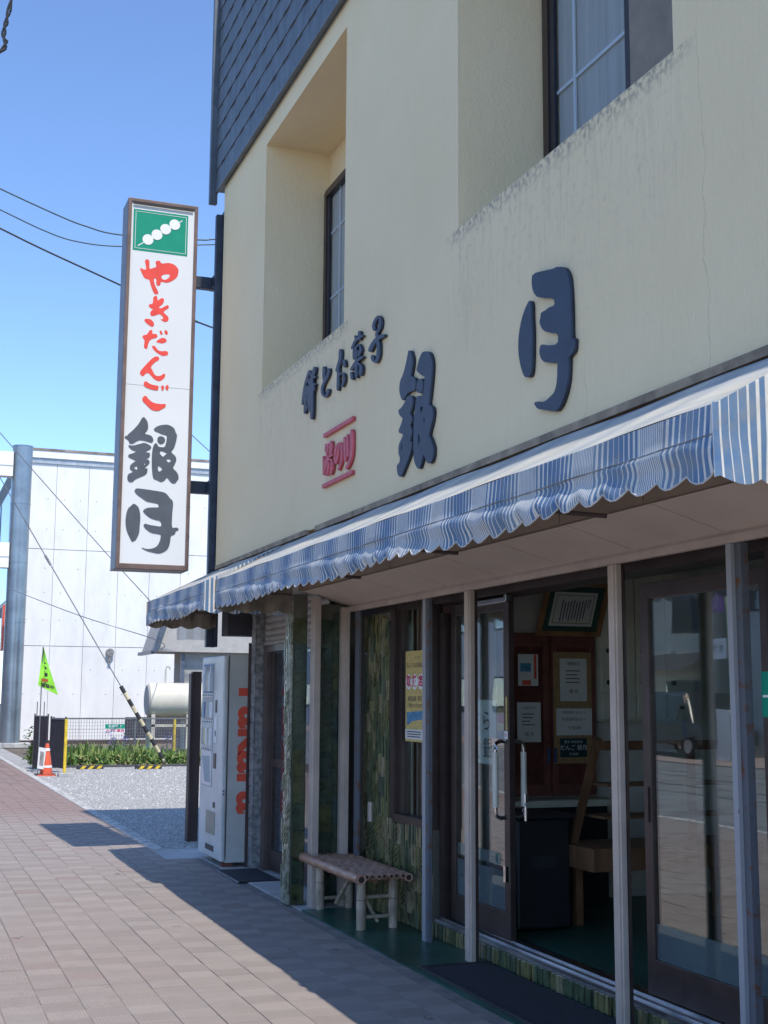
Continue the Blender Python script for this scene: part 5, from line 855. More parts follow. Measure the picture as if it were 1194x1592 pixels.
MB().quad(f(-.15, -.20, .0015), f(.15, -.20, .0015), f(.15, -.10, .0015), f(-.15, -.115, .0015)).o('picture', 'print_blue', po)
MB().quad(f(-.15, -.22, .002), f(.15, -.22, .002), f(.15, -.16, .002), f(-.05, -.175, .002)).o('picture', 'yellow_print', po)
MB().quad(f(-.18, -.30, .0015), f(.18, -.30, .0015), f(.18, -.232, .0015), f(-.18, -.232, .0015)).o('footer', 'paper', po); lines(po, lambda a, b, c: f(a, b, c + .001), 3, .28, -.245, .017)
p2 = sheet('poster', 'small yellow and pink poster behind the glass door by the handle', 'poster', 3.507, 7.245, 1.37, .13, .24, 'yellow_print', False); f2 = face_street(3.507, 7.245, 1.37)
MB().quad(f2(-.055, .03, .002), f2(.055, .03, .002), f2(.055, .085, .002), f2(-.055, .085, .002)).o('banner', 'print_red', p2); MB().quad(f2(-.055, -.07, .002), f2(.055, -.07, .002), f2(.055, -.02, .002), f2(-.055, -.02, .002)).o('picture', 'print_blue', p2)
MB().quad(f2(-.055, -.11, .002), f2(.055, -.11, .002), f2(.055, -.08, .002), f2(-.055, -.08, .002)).o('footer', 'paper', p2)
p3 = thing('door_sticker', 'yellow strip with a white arrow label on the door edge', 'sticker', (3.479, 7.12, 1.3)); B(3.476, 3.4785, 7.105, 7.125, 1.36, 1.56).o('strip', 'yellow_print', p3); lb = B(3.4755, 3.478, 7.10, 7.145, 1.305, 1.355).o('label_card', 'white_print', p3)
add_text('arrow', lb, '←', .04, 'print_red', face_street(3.4745, 7.122, 1.33))
gn = thing('green_notice', 'small green notice at the right edge beside the rusty post', 'notice', (3.352, 4.34, 1.42)); B(3.34, 3.346, 4.33, 4.452, 1.48, 1.665).o('card', 'sign_green', gn); MB().box(3.3375, 3.3395, 4.34, 4.442, 1.56, 1.57).o('print', 'white_print', gn)
cs = sheet('calligraphy_sheet', 'pale sheet with brush calligraphy behind the glass door', 'sheet', 3.506, 7.50, 1.34, .36, .40, 'sign_panel', False); fc = face_street(3.506, 7.50, 1.34)
add_text('calligraphy', cs, 'ら', .14, 'ink', lambda a, b, c=0: fc(.04 + a, .06 + b, .002)); add_text('calligraphy', cs, '銀', .14, 'ink', lambda a, b, c=0: fc(.06 + a, -.11 + b, .002))
s = MB()
for i in range(9):
    z = .19 - i * .045; s.quad(fc(-.07, z, .002), fc(-.07 + (.05 if i % 2 else -.05), z + .045, .002), fc(-.07 + (.06 if i % 2 else -.06), z + .05, .002), fc(-.062, z + .006, .002))
s.o('brush_leaf', 'ink', cs)
YB = 8.455
lc = thing('louvre_cabinet', 'dark red-brown louvred cabinet at the back of the shop', 'cabinet', (4.47, 8.4, .12))
MB().box(4.05, 4.80, YB - .10, YB - .01, .86, 2.02).o('carcass', 'louvre', lc)
for (a, b) in ((4.06, 4.41), (4.435, 4.79)):
    d_ = MB().box(a, a + .045, YB - .125, YB - .101, .88, 2.0).box(b - .045, b, YB - .125, YB - .101, .88, 2.0).box(a + .045, b - .045, YB - .125, YB - .101, 1.93, 2.0).box(a + .045, b - .045, YB - .125, YB - .101, .88, .94).o('door', 'louvre', lc)
    ls = MB()
    for i in range(44):
        z = .945 + i * .0222; ls.quad((a + .046, YB - .122, z), (b - .046, YB - .122, z), (b - .046, YB - .104, z + .02), (a + .046, YB - .104, z + .02))
    ls.o('louvre_slats', 'louvre', d_, kind='stuff')
MB().tube([(4.395, YB - .14, 1.10), (4.395, YB - .14, 1.20)], .012, 8).tube([(4.45, YB - .14, 1.10), (4.45, YB - .14, 1.20)], .012, 8).o('pull', 'opp_blue', lc)
B(4.0, 4.85, YB - .30, YB - .01, .80, .845).o('counter_top', 'cream_cab', lc); B(4.02, 4.83, YB - .2, YB - .01, .12, .80).o('counter_base', 'black', lc)
def cam_sheet(name, label, cat, x0, x1, z0, z1, y, mat, grp=None):
    t = thing(name, label, cat, ((x0 + x1) / 2, y, z0), grp); B(x0, x1, y, y + .003, z0, z1).o('sheet', mat, t); return t, face_cam((x0 + x1) / 2, y, (z0 + z1) / 2)
cf = thing('framed_certificate', 'wooden framed certificate tilted forward above the louvred cabinet', 'certificate', (4.56, 8.35, 2.0))
def tilt(a, b, c=0): return (4.565 + a * 1.0 + b * .1, 8.24 - b * .28 - c, 2.19 + b * .96)
def tq(s, a0, a1, b0, b1, c0, c1):
    i = len(s.v); s.v += [tilt(a, b, c) for c in (c0, c1) for b in (b0, b1) for a in (a0, a1)]
    for f_ in ((0, 2, 3, 1), (4, 5, 7, 6), (0, 1, 5, 4), (2, 6, 7, 3), (0, 4, 6, 2), (1, 3, 7, 5)): s.f.append(tuple(i + q for q in f_))
    return s
s = MB(); tq(s, -.26, .26, .165, .20, 0, .025); tq(s, -.26, .26, -.20, -.165, 0, .025); tq(s, -.26, -.225, -.165, .165, 0, .025); tq(s, .225, .26, -.165, .165, 0, .025); s.o('frame', 'cert_frame', cf)
tq(MB(), -.225, .225, -.165, .165, .004, .008).o('mat_board', 'cert_mat', cf); tq(MB(), -.175, .175, -.125, .125, .009, .011).o('document', 'paper', cf)
tq(tq(tq(tq(MB(), -.155, .155, .10, .106, .012, .0125), -.155, .155, -.106, -.10, .012, .0125), -.155, -.149, -.1, .1, .012, .0125), .149, .155, -.1, .1, .012, .0125).o('document_border', 'ink_gold', cf)
s = MB()
for i in range(9): tq(s, .085 - i * .023, .093 - i * .023, -.07 - .01 * (i % 3), .07 - .006 * (i % 4), .012, .0126)
s.o('document_lines', 'ink', cf); add_text('document_title', cf, '賞\n状', .035, 'ink', lambda a, b, c=0: tilt(.118 + a, .04 + b, .0127))
cb, fcb = cam_sheet('cork_board', 'narrow cork board hung on the right louvred door', 'board', 4.445, 4.755, 1.09, 1.885, YB - .132, 'cork')
def notice(label, x0, x1, z0, z1, mat, txts, nl, y=YB - .137, grp='notices inside the shop', ink='ink'):
    t, f_ = cam_sheet('notice', label, 'notice', x0, x1, z0, z1, y, mat, grp); h = z1 - z0
    for (tx, sz, dz) in txts: add_text('lettering', t, tx, sz, ink, (lambda dz: lambda a, b, c=0: f_(a, dz + b, .002))(dz))
    if nl: lines(t, f_, nl, (x1 - x0) * .6, h * .22, h * .09, 'ink')
    return t
notice('tall white notice at the top of the cork board', 4.497, 4.715, 1.533, 1.839, 'paper', (('営業案内', .026, .115), ('銀 月', .034, -.085)), 4)
notice('wide white notice with bold times below the tall notice', 4.463, 4.753, 1.29, 1.481, 'paper', (('営業時間のお知らせ', .022, .065), ('午前8時30分〜', .032, .015), ('午後5時', .030, -.045)), 0)
notice('small dark teal card with white lettering at the bottom of the cork board', 4.49, 4.707, 1.135, 1.268, 'dark_teal', (('松の ゆのかわ', .024, .04), ('だんご 銀月', .042, -.002), ('57-6504', .022, -.045)), 0, ink='white_print')
notice('white notice low on the left louvred door', 4.15, 4.337, 1.243, 1.522, 'paper', (('お知らせ', .026, .10), ('銀 月', .032, -.085)), 4)
tn = notice('clear-sleeved leaflet with blue picture and red edge on the left louvred door', 4.16, 4.32, 1.64, 1.865, 'paper', (), 0)
MB().box(4.175, 4.26, YB - .1405, YB - .139, 1.74, 1.80).o('picture', 'print_blue', tn); MB().box(4.285, 4.305, YB - .1405, YB - .139, 1.69, 1.862).o('red_strip', 'vend_red', tn); MB().box(4.19, 4.26, YB - .1405, YB - .139, 1.645, 1.68).o('red_tab', 'vend_red', tn)
cc = thing('wall_cupboard', 'cream wall cupboard with round dark knobs at the back right', 'cupboard', (5.1, 8.4, 1.4))
MB().box(4.815, 5.6, YB - .16, YB - .01, 1.39, 2.5).o('carcass', 'cream_cab', cc)
for (a, b) in ((4.82, 5.10), (5.11, 5.36), (5.37, 5.6)):
    d_ = B(a, b, YB - .18, YB - .161, 1.60, 2.48).o('door', 'cream_cab', cc, bevel=.004)
    for z in (1.67, 1.90): MB().tube([(a + .05, YB - .20, z), (a + .05, YB - .181, z)], .018, 10).o('knob', 'black', d_)
    e_ = B(a, b, YB - .18, YB - .161, 1.41, 1.585).o('drawer', 'cream_cab', cc, bevel=.004); MB().tube([((a + b) / 2, YB - .20, 1.49), ((a + b) / 2, YB - .181, 1.49)], .014, 10).o('knob', 'black', e_)
sw = thing('display_shelf', 'slanted wooden display shelf on legs inside the shop', 'shelf', (4.7, 7.5, .12))
MB().bar((4.10, 7.45, .62), (4.30, 7.45, 1.30), .03, .05).o('upright', 'wood', sw); MB().bar((5.0, 7.45, .62), (5.0, 7.45, 1.30), .03, .05).o('upright', 'wood', sw); B(4.05, 5.3, 7.1, 7.6, .50, .64).o('tray', 'wood', sw, bevel=.005); B(4.28, 5.2, 7.42, 7.46, 1.22, 1.28).o('top_rail', 'wood', sw)
for i in range(2): B(4.22 + .03 * i, 5.2, 7.25, 7.5, .80 + .2 * i, .815 + .2 * i).o('board', 'wood', sw)
for x in (4.15, 5.2): B(x, x + .05, 7.5, 7.55, .12, .50).o('leg', 'wood', sw)
bx = thing('dark_bin', 'tall dark box standing inside the doorway', 'box', (3.85, 7.6, .12)); B(3.68, 4.06, 7.4, 7.75, .13, .80).o('body', 'black', bx, bevel=.02); B(3.66, 4.08, 7.38, 7.77, .80, .83).o('lid', 'black', bx, bevel=.008); MB().box(3.78, 3.95, 7.385, 7.399, .5, .58).o('front_plate', 'vend_dark', bx)
MB().tube([(3.60, 7.12, .82), (3.60, 7.12, .93)], .012, 8).tube([(3.60, 7.12, .93), (3.60, 7.12, .98)], .019, 10).tube([(3.52, 7.12, .90), (3.60, 7.12, .90)], .009, 8).o('latch', 'chrome', dl, smooth=True)

# ================================================================== GRAVEL LOT AND BEYOND
# traffic cone with a notice tied to it
cn = thing('traffic_cone', 'orange traffic cone with a paper notice tied on, beside the black mesh panels', 'cone', (2.85, 26.3, 0))
MB().box(2.66, 3.04, 26.12, 26.5, 0, .035).o('base', 'black_paint', cn, bevel=.01); MB().box(2.68, 3.02, 26.05, 26.2, .0, .03).o('base_edge', 'cone_orange', cn)
MB().tube([(2.87, 26.3, .035), (2.87, 26.3, .40), (2.87, 26.3, .62)], lambda j: (.125, .07, .032)[j], 18).o('body', 'cone_orange', cn, smooth=True)
MB().tube([(2.87, 26.3, .16), (2.87, 26.3, .20)], .112, 18, r1=.105).tube([(2.87, 26.3, .48), (2.87, 26.3, .53)], .062, 18, r1=.05).o('white_band', 'white_print', cn, smooth=True)
MB().quad((2.68, 26.15, .15), (2.80, 26.13, .13), (2.84, 26.15, .53), (2.70, 26.17, .56)).quad((2.68, 26.153, .15), (2.80, 26.133, .13), (2.84, 26.153, .53), (2.70, 26.173, .56)).o('notice', 'paper', cn)
MB().quad((2.715, 26.14, .22), (2.785, 26.125, .21), (2.80, 26.14, .46), (2.73, 26.155, .48)).o('notice_print', 'stone_tile', cn)
# flag on a thin pole
fl = thing('banner_flag', 'bright lime green advertising flag on a thin pole behind the cone', 'flag', (2.66, 26.8, 0))
MB().tube([(2.76, 26.8, 0), (2.76, 26.8, 2.52)], .011, 8).o('pole', 'wire_grey', fl)
rows = []
for i in range(9):
    t_ = i / 8; zt = 2.50 - .62 * t_ if t_ > .45 else 2.52 - .62 * t_
    rows.append([(2.765 + (.02 + .30 * (j / 6)) * t_ - .10 * (1 - j / 6) * t_, 26.78 + .05 * math.sin(t_ * 5 + j), 2.52 - .88 * t_ * (1 + .22 * (j / 6 - .6))) for j in range(7)])
MB().grid(rows).o('cloth', 'flag_green', fl, smooth=True)
for (a, b, w_, h_, m_) in ((2.81, 1.86, .13, .07, 'flag_brown'), (2.83, 1.97, .06, .08, 'black'), (2.815, 2.10, .04, .05, 'black'), (2.80, 2.20, .03, .04, 'black')): MB().quad((a - w_ / 2, 26.70, b - h_ / 2), (a + w_ / 2, 26.70, b - h_ / 2 - .01), (a + w_ / 2, 26.70, b + h_ / 2 - .02), (a - w_ / 2, 26.70, b + h_ / 2)).o('print', m_, fl)
add_text('lettering', fl, '営業中', .085, 'black', lambda a, b, c=0: (2.87 + a, 26.69, 1.73 + b - a * .28), bold=.004)
# black mesh barrier panels, yellow post
for i, (x, y, x2, y2, h, lab) in enumerate(((2.82, 28.4, 3.05, 28.0, 1.12, 'black mesh barrier panel behind the flag pole'), (3.07, 27.6, 3.28, 26.9, 1.08, 'black mesh barrier panel against the yellow post'))):
    t_ = thing('barrier_panel', lab, 'barrier', (x, y, 0), 'black mesh barrier panels')
    MB().bar((x, y, h / 2 + .05), (x2, y2, h / 2 + .05), .015, h - .1).o('mesh_sheet', 'black_mesh', t_); MB().bar((x, y, 0), (x, y, h + .05), .03).bar((x2, y2, 0), (x2, y2, h + .05), .03).o('upright', 'black_paint', t_)
    MB().bar((x, y, h), (x2, y2, h), .025).o('top_rail', 'wire_grey', t_)
yp = thing('yellow_post', 'slim yellow post on a concrete foot by the cone', 'post', (3.15, 25.9, 0)); MB().tube([(3.17, 25.9, .06), (3.17, 25.9, 1.10)], .03, 10).o('shaft', 'yellow_paint', yp); B(3.05, 3.33, 25.75, 26.0, 0, .075).o('foot', 'concrete', yp, bevel=.01)
for (x, y, lb_) in ((2.93, 29.2, 'left'), (3.08, 29.2, 'right')): tag(MB().tube([(x, y, 0), (x + .01, y, 1.42)], .012, 6).o('stake', 'wire_grey'), 'thin grey stake rising behind the black panels, %s of the pair' % lb_, 'stake', 'thin stakes behind the panels')
# wire mesh fence
fe = thing('mesh_fence', 'thin grey welded wire fence in front of the white concrete building', 'fence', (5, 30.5, 0))
s = MB(); x = 3.45
while x < 7.6: s.bar((x, 30.5, .08), (x, 30.5, 1.03), .007); x += .062
for z in (.10, .33, .56, .79, 1.02): s.bar((3.45, 30.495, z), (7.6, 30.495, z), .009)
z = .10
while z < 1.0: s.bar((3.45, 30.497, z), (7.6, 30.497, z), .005); z += .0767
s.o('wire_mesh', 'wire_grey', fe, kind='stuff')
MB().bar((3.45, 30.49, 1.035), (7.6, 30.49, 1.035), .03).o('top_rail', 'wire_grey', fe)
for x in (3.45, 5.31, 7.2): MB().tube([(x, 30.53, 0), (x, 30.53, 1.07)], .03, 8).o('fence_post', 'wire_grey', fe)
fs = thing('fence_sign', 'green and white parking sign wired to the mesh fence', 'sign', (4.8, 30.45, .7)); B(4.61, 5.06, 30.455, 30.465, .80, .905).o('green_half', 'sign_green', fs); B(4.61, 5.06, 30.455, 30.465, .695, .798).o('white_half', 'white_print', fs)
add_text('lettering', fs, '駐車場  P', .075, 'white_print', lambda a, b, c=0: (4.835 + a, 30.452, .853 + b)); add_text('lettering', fs, 'お客様専用', .085, 'print_red', lambda a, b, c=0: (4.835 + a, 30.452, .748 + b), bold=.002)
# wheel stops
for i, (x, y) in enumerate(((4.0, 28.35), (5.2, 28.1))):
    t_ = thing('wheel_stop', ('yellow and black wheel stop nearer the cone', 'yellow and black wheel stop nearer the striped guy guard')[i], 'wheel stop', (x, y, 0), 'wheel stops on the gravel')
    MB().box(x - .28, x + .28, y - .07, y + .07, -.01, .09).o('block', 'black_paint', t_, bevel=.02)
    for q in range(3): MB().quad((x - .22 + q * .17, y - .073, .012), (x - .14 + q * .17, y - .073, .012), (x - .08 + q * .17, y - .073, .072), (x - .16 + q * .17, y - .073, .072)).quad((x - .16 + q * .17, y - .05, .093), (x - .08 + q * .17, y - .05, .093), (x - .05 + q * .17, y + .05, .093), (x - .13 + q * .17, y + .05, .093)).o('stripe', 'yellow_paint', t_)
# guy wire with a striped guard
gw = thing('guy_wire', 'slanting guy wire with black and cream striped guard at its foot', 'guy wire', (5.89, 29.6, 0))
G0, G1 = Vector((5.89, 29.6, 0)), Vector((1.96, 29.6, 6.36)); gd = (G1 - G0).normalized()
MB().tube([G0, G1, G0 + gd * 14], .012, 6).o('wire', 'wire_grey', gw); LN = 2.08
for i in range(12): MB().tube([G0 + gd * (LN * i / 12), G0 + gd * (LN * (i + 1) / 12)], .046, 10).o('guard_band', 'black_paint' if i % 2 else 'guard_cream', gw)
MB().tube([G0 + gd * (LN * 2.52), G0 + gd * (LN * 2.64)], .03, 8).o('strain_insulator', 'stone_tile', gw)
# fuel tank
tk = thing('fuel_tank', 'cream horizontal cylindrical fuel tank on pale legs', 'tank', (6.3, 31.2, 0))
MB().tube([(5.76, 31.6, 1.46), (5.79, 31.6, 1.46), (5.86, 31.6, 1.46), (7.6, 31.6, 1.46)], lambda j: (.36, .40, .415, .415)[j], 32).o('shell', 'tank', tk, smooth=True); MB().tube([(5.748, 31.6, 1.46), (5.76, 31.6, 1.46)], .35, 32).o('end_cap', 'tank_end', tk)
for (x, y) in ((5.87, 31.3), (5.87, 31.9), (6.72, 31.3), (6.72, 31.9)): B(x - .045, x + .045, y - .03, y + .03, 0, 1.12).o('leg', 'pale_post', tk)
B(5.82, 6.77, 31.27, 31.33, .82, .88).o('cross_bar', 'pale_post', tk); MB().tube([(6.20, 31.6, 1.87), (6.20, 31.6, 2.2), (6.23, 31.6, 2.27), (6.29, 31.6, 2.27), (6.31, 31.6, 2.2)], .022, 8).o('vent_pipe', 'pale_post', tk, smooth=True)
tag(MB().tube([(6.38, 31.2, .1), (6.38, 31.2, 1.02)], .03, 8).o('yellow_pipe', 'yellow_paint'), 'short yellow pipe standing under the fuel tank', 'pipe')
tag(MB().box(5.75, 7.6, 34.5, 34.6, .45, 1.0).o('dark_vent', 'opp_dark'), 'dark slatted opening behind the fuel tank', 'vent'); tag(MB().bar((5.75, 31.1, .20), (7.3, 31.1, .20), .035).o('low_rail', 'cyan_rail'), 'pale cyan low rail below the fuel tank', 'rail')
# weeds along the fence
for q in range(4):
    s = MB()
    for i in range(1050):
        x = random.uniform(3.25, 7.6); y = random.uniform(29.5, 31.6); h = random.uniform(.07, .27) * (1.25 if x < 5.6 else .85) * (.55 if y < 29.8 else 1) * (.45 if q == 3 else 1) * (.55 + .6 * abs(math.sin(x * 2.7 + q * 1.3)) + .25 * math.sin(x * 9 + y * 3))
        for b in range(2):
            a = random.random() * 6.28; l = h * random.uniform(.3, .8); wd = random.uniform(.012, .032); x2, y2 = x + random.uniform(-.06, .06), y + random.uniform(-.05, .05)
            tx, ty = x2 + math.cos(a) * l * .6, y2 + math.sin(a) * l * .6; zb = random.random() * h * .5
            s.quad((x2 - wd, y2, zb), (x2 + wd, y2, zb), (tx + wd * .4, ty, zb + h * .8), (tx - wd * .4, ty, zb + h * .85))
    for i in range(420):      # broad low leaves
        x = random.uniform(3.25, 7.6); y = random.uniform(29.45, 31); z = random.uniform(.02, .22); a = random.random() * 6.28; l = random.uniform(.05, .12); dx, dy = math.cos(a) * l, math.sin(a) * l; t2 = random.uniform(-.03, .07)
        s.quad((x - dx, y - dy, z), (x - dy * .35, y + dx * .35, z + .02), (x + dx, y + dy, z + t2), (x + dy * .35, y - dx * .35, z + .02))
    s.o('weeds', 'weed%d' % q, kind='stuff', label=('dark green weeds along the foot of the fence', 'mid green weeds along the foot of the fence', 'yellowish weeds along the foot of the fence', 'dry grass at the edge of the gravel')[q], category='weeds')
def clump(name, label, cat, cx, cy, rx, ry, rz, n, mats, stem=True, group=None):
    t_ = thing(name, label, cat, (cx, cy, 0), group)
    for q, m_ in enumerate(mats):
        s = MB()
        for i in range(n):
            while True:
                a, b, c = (random.uniform(-1, 1) for _ in range(3))
                if a * a + b * b + c * c < 1 and random.random() < .35 + .65 * (a * a + b * b + c * c): break
            p = Vector((cx + a * rx, cy + b * ry, rz + c * rz)); u = Vector((random.uniform(-1, 1), random.uniform(-1, 1), random.uniform(-.6, .8))).normalized(); v = u.cross(Vector((random.random(), random.random(), 1))).normalized(); l = random.uniform(.03, .065)
            s.quad(p - u * l, p - v * l * .4, p + u * l, p + v * l * .4)
        s.o('leaves', m_, t_, kind='stuff')
    if stem: MB().tube([(cx, cy, 0), (cx + .02, cy, rz * 1.2)], .015, 6).o('stem', 'brown_board', t_)
    return t_
clump('leafy_shrub', 'low green shrub left of the black panels', 'shrub', 2.98, 28.9, .26, .3, .30, 300, ('weed0', 'weed1'))
clump('leafy_shrub', 'sparse tall sprig growing behind the flag pole', 'shrub', 2.98, 30.6, .22, .2, .46, 60, ('weed0',))
for i, (x, y) in enumerate(((4.75, 30.2), (5.02, 30.0), (6.15, 30.9))):
    t_ = thing('iris_flower', ('violet flower below the fence sign', 'violet flower on a tall stalk right of the fence sign', 'violet flower beside the guy guard')[i], 'flower', (x, y, 0), 'violet flowers among the weeds')
    MB().tube([(x, y, 0), (x, y, .55)], .008, 5).o('stem', 'weed1', t_); s = MB()
    for q in range(60):
        p = Vector((x + random.gauss(0, .05), y + random.gauss(0, .05), .55 + random.gauss(0, .08))); u = Vector((random.uniform(-1, 1), random.uniform(-1, 1), random.uniform(-1, 1))).normalized(); v = u.cross(Vector((.3, .5, 1))).normalized()
        s.quad(p - u * .025, p - v * .015, p + u * .025, p + v * .015)
    s.o('petals', 'flower', t_, kind='stuff')
t_ = clump('flower_clump', 'pale pink flowers under the fuel tank', 'flowers', 6.55, 30.9, .28, .1, .16, 120, ('flower_white', 'weed1'), False)
# white concrete building
wb = thing('concrete_building', 'white concrete panel building beyond the gravel lot', 'building', (8, 44, 0))
WY = 43.4; x0 = 3.62
B(x0 + .01, 16, WY + .06, 60, 0, 9.2).o('core', 'panel_joint', wb)
xs = [x0]
while xs[-1] < 15: xs.append(xs[-1] + 1.06)
pr = ((.12, 3.145), (3.165, 6.325), (6.345, 9.18))
for a, b in zip(xs[:-1], xs[1:]):
    for (z0, z1) in pr: B(a + .006, b - .006, WY, WY + .055, z0, z1).o('concrete_panel', 'white_concrete', wb)
dots = MB()
for a in xs[:-1]:
    for z in (1.6, 2.4, 4.0, 4.9, 5.7, 7.0, 8.0):
        for dx in (.27, .8):
            if random.random() < .7: dots.tube([(a + dx, WY - .002, z), (a + dx, WY - .0005, z)], .022, 6)
dots.o('tie_holes', 'concrete', wb, kind='stuff')
B(x0 - .1, 16, WY - .05, WY + 1, 9.185, 9.36).o('band', 'grey_band', wb); B(x0 - .14, 16, WY - .10, WY + 1.2, 9.362, 9.60).o('coping', 'white_concrete', wb); B(x0 - .16, 16, WY - .12, WY + 1.2, 9.602, 9.68).o('coping_edge', 'coping', wb); B(x0 - .02, 16, WY - .03, WY - .001, 0, .11).o('plinth', 'brown_board', wb)
# street front of that building, seen edge on
MB().box(3.38, 3.6, WY + .5, 62, 0, 9.3).o('street_wall', 'stone_tile', wb)
for i in range(3):
    gwi = MB().box(3.36, 3.379, WY + .9 + i * 5, WY + 5.4 + i * 5, 4.6, 8.6).o('window', 'dark_bronze', wb); B(3.33, 3.359, WY + 1.0 + i * 5, WY + 5.3 + i * 5, 4.7, 8.5).o('pane', 'far_glass', gwi)
B(3.33, 3.379, WY + .9, WY + 12, 1.0, 4.2).o('shop_window', 'far_glass', wb)
tag(MB().box(3.20, 3.26, 43.9, 44.5, 3.0, 4.5).o('red_banner', 'vend_red'), 'narrow red banner beside the steel column', 'banner')
pc = thing('steel_column', 'tall round riveted steel column at the corner of the concrete building', 'column', (3.36, 40.3, 0))
for i in range(5):
    z0 = .15 + i * 1.80; MB().tube([(3.30, 40.4, z0), (3.30, 40.4, z0 + 1.785)], .30, 32).o('section', 'pipe_steel', pc, smooth=True); MB().tube([(3.30, 40.4, z0 + 1.785), (3.30, 40.4, z0 + 1.80)], .312, 32).o('joint_ring', 'pipe_steel', pc, smooth=True)
B(2.85, 3.9, 40.0, 40.8, 0, .15).o('footing', 'concrete', pc, bevel=.02)
sb = thing('pylon_sign', 'white framed sign panels bracketed off the steel column at the left edge', 'sign', (2.6, 40.4, 6))
for zc in (8.55, 5.75): MB().box(2.2, 3.02, 40.2, 40.6, zc - .38, zc + .38).box(2.2, 3.02, 40.18, 40.199, zc - .05, zc + .05).o('bracket', 'white_concrete', sb)
MB().box(1.6, 2.45, 40.0, 40.19, 5.2, 9.35).o('panel', 'white_concrete', sb)
lp = thing('wall_lamp', 'small round lamp on the white concrete wall above the fence', 'lamp', (6.6, 43.2, 2.8)); MB().tube([(6.62, 43.39, 2.98), (6.62, 43.25, 2.98)], .13, 14).o('housing', 'stone_tile', lp, smooth=True); MB().box(6.57, 6.67, 43.26, 43.38, 2.68, 2.83).o('sensor', 'stone_tile', lp)
# neighbouring house
hs_ = thing('grey_house', 'small grey house with steep dark-guttered eave behind the fuel tank', 'house', (7.5, 35, 0))
HY = 34.6
B(7.35, 12, HY + .3, 36.2, 0, 3.7).o('wall', 'house_grey', hs_)
for i in range(9): B(7.335, 7.349, HY + .3, 36.2, .1 + i * .38, .46 + i * .38).o('siding_board', 'house_grey', hs_)
for i in range(9): B(7.35, 9.5, HY + .283, HY + .298, .1 + i * .38, .46 + i * .38).o('siding_board', 'house_grey', hs_)
MB().quad((6.47, HY, 2.74), (6.82, HY, 3.83), (6.82, 36.6, 3.83), (6.47, 36.6, 2.74)).quad((6.82, HY, 3.83), (12, HY, 4.5), (12, 36.6, 4.5), (6.82, 36.6, 3.83)).quad((6.47, HY, 2.74), (12, HY, 2.74), (12, 36.6, 2.74), (6.47, 36.6, 2.74)).quad((6.47, HY, 2.74), (12, HY, 2.74), (12, HY, 4.5), (6.82, HY, 3.83)).o('roof', 'eave_beige', hs_)
MB().bar((6.44, HY - .03, 2.72), (6.80, HY - .03, 3.85), .22, .12).bar((6.42, HY - .03, 2.72), (6.42, 36.6, 2.72), .1, .09).o('gutter', 'gutter', hs_); MB().bar((7.28, HY + .2, 2.7), (7.28, HY + .2, .1), .1).o('downpipe', 'gutter', hs_)
# overhead wires
def wire(label, pts, r, mat='cable_green'):
    return tag(MB().tube(pts, r, 6).o('overhead_wire', mat, smooth=True), label, 'wire', 'overhead wires')
def cat(pts, n=6):
    o_ = []; P_ = [pts[0]] + pts + [pts[-1]]
    for i in range(1, len(P_) - 2):
        p0, p1, p2, p3 = (Vector(P_[j]) for j in (i - 1, i, i + 1, i + 2))
        for q in range(n):
            t = q / n; o_.append(.5 * ((2 * p1) + (p2 - p0) * t + (2 * p0 - 5 * p1 + 4 * p2 - p3) * t * t + (3 * p1 - p0 - 3 * p2 + p3) * t ** 3))
    return o_ + [Vector(pts[-1])]
W3 = lambda L, y=30: cat([(a, y, b) for a, b in L])
wire('uppermost thin wire crossing behind the top of the signboard', W3([(-6, 17.5), (-3.5, 15.9), (-1.3, 14.6), (.4, 13.75), (1.66, 13.26), (3.0, 12.8), (3.66, 12.62), (4.46, 12.52), (6.37, 12.65), (6.85, 12.73), (8.5, 12.95), (11, 13.5), (14, 14.5)]), .018)
wire('second thin wire just below the uppermost one', W3([(-6, 16.4), (-3.5, 15.05), (-1.3, 13.95), (.4, 13.2), (1.68, 12.75), (2.67, 12.39), (3.42, 12.22), (4.47, 12.23), (6.37, 12.52), (8, 12.8), (11, 13.4), (14, 14.2)]), .016)
wire('thicker twisted wire sloping down behind the red kana', W3([(-6, 15.3), (-3.5, 14.3), (-1, 13.3), (.5, 12.75), (1.7, 12.3), (2.69, 11.92), (4.47, 11.29), (6.37, 10.59), (6.86, 10.45), (14, 8.5)]), .022, 'cable')
wire('thin straight wire falling across the concrete wall toward the grey house', [(-6, 30, 15.9), (1.93, 30, 7.47), (2.64, 30, 6.71), (4.45, 30, 4.79), (5.45, 30, 3.77), (6.9, 35.5, 3.6)], .011, 'wire_grey')
wire('low sagging wire from the steel column to the grey house eave', cat([(3.05, 40.2, 4.75), (3.82, 30, 3.38), (5.69, 30, 2.83), (6.7, 34.9, 2.8)]), .010, 'wire_grey')
wire('short slanting wire between signboard and mast below the red kana', [(4.75, 30, 11.19), (5.2, 30, 9.3), (6.36, 30, 7.75), (6.95, 30, 7.26), (12, 30, 3)], .011, 'wire_grey')
tw = MB(); base_ = [Vector((.62, 9, 7.2)), Vector((.51, 9, 6.48)), Vector((.47, 9, 6.23)), Vector((.44, 9, 6.06)), Vector((-.1, 9, 4.6 + 1.0))]
bp_ = cat([tuple(p) for p in base_], 14)
for ph in (0, math.pi): tw.tube([p + Vector((math.cos(i * .55 + ph) * .010, 0, math.sin(i * .55 + ph) * .010)) for i, p in enumerate(bp_)], .010, 6)
tag(tw.o('overhead_wire', 'cable', smooth=True), 'thick twisted black cable cutting the top left corner of the sky', 'wire', 'overhead wires')

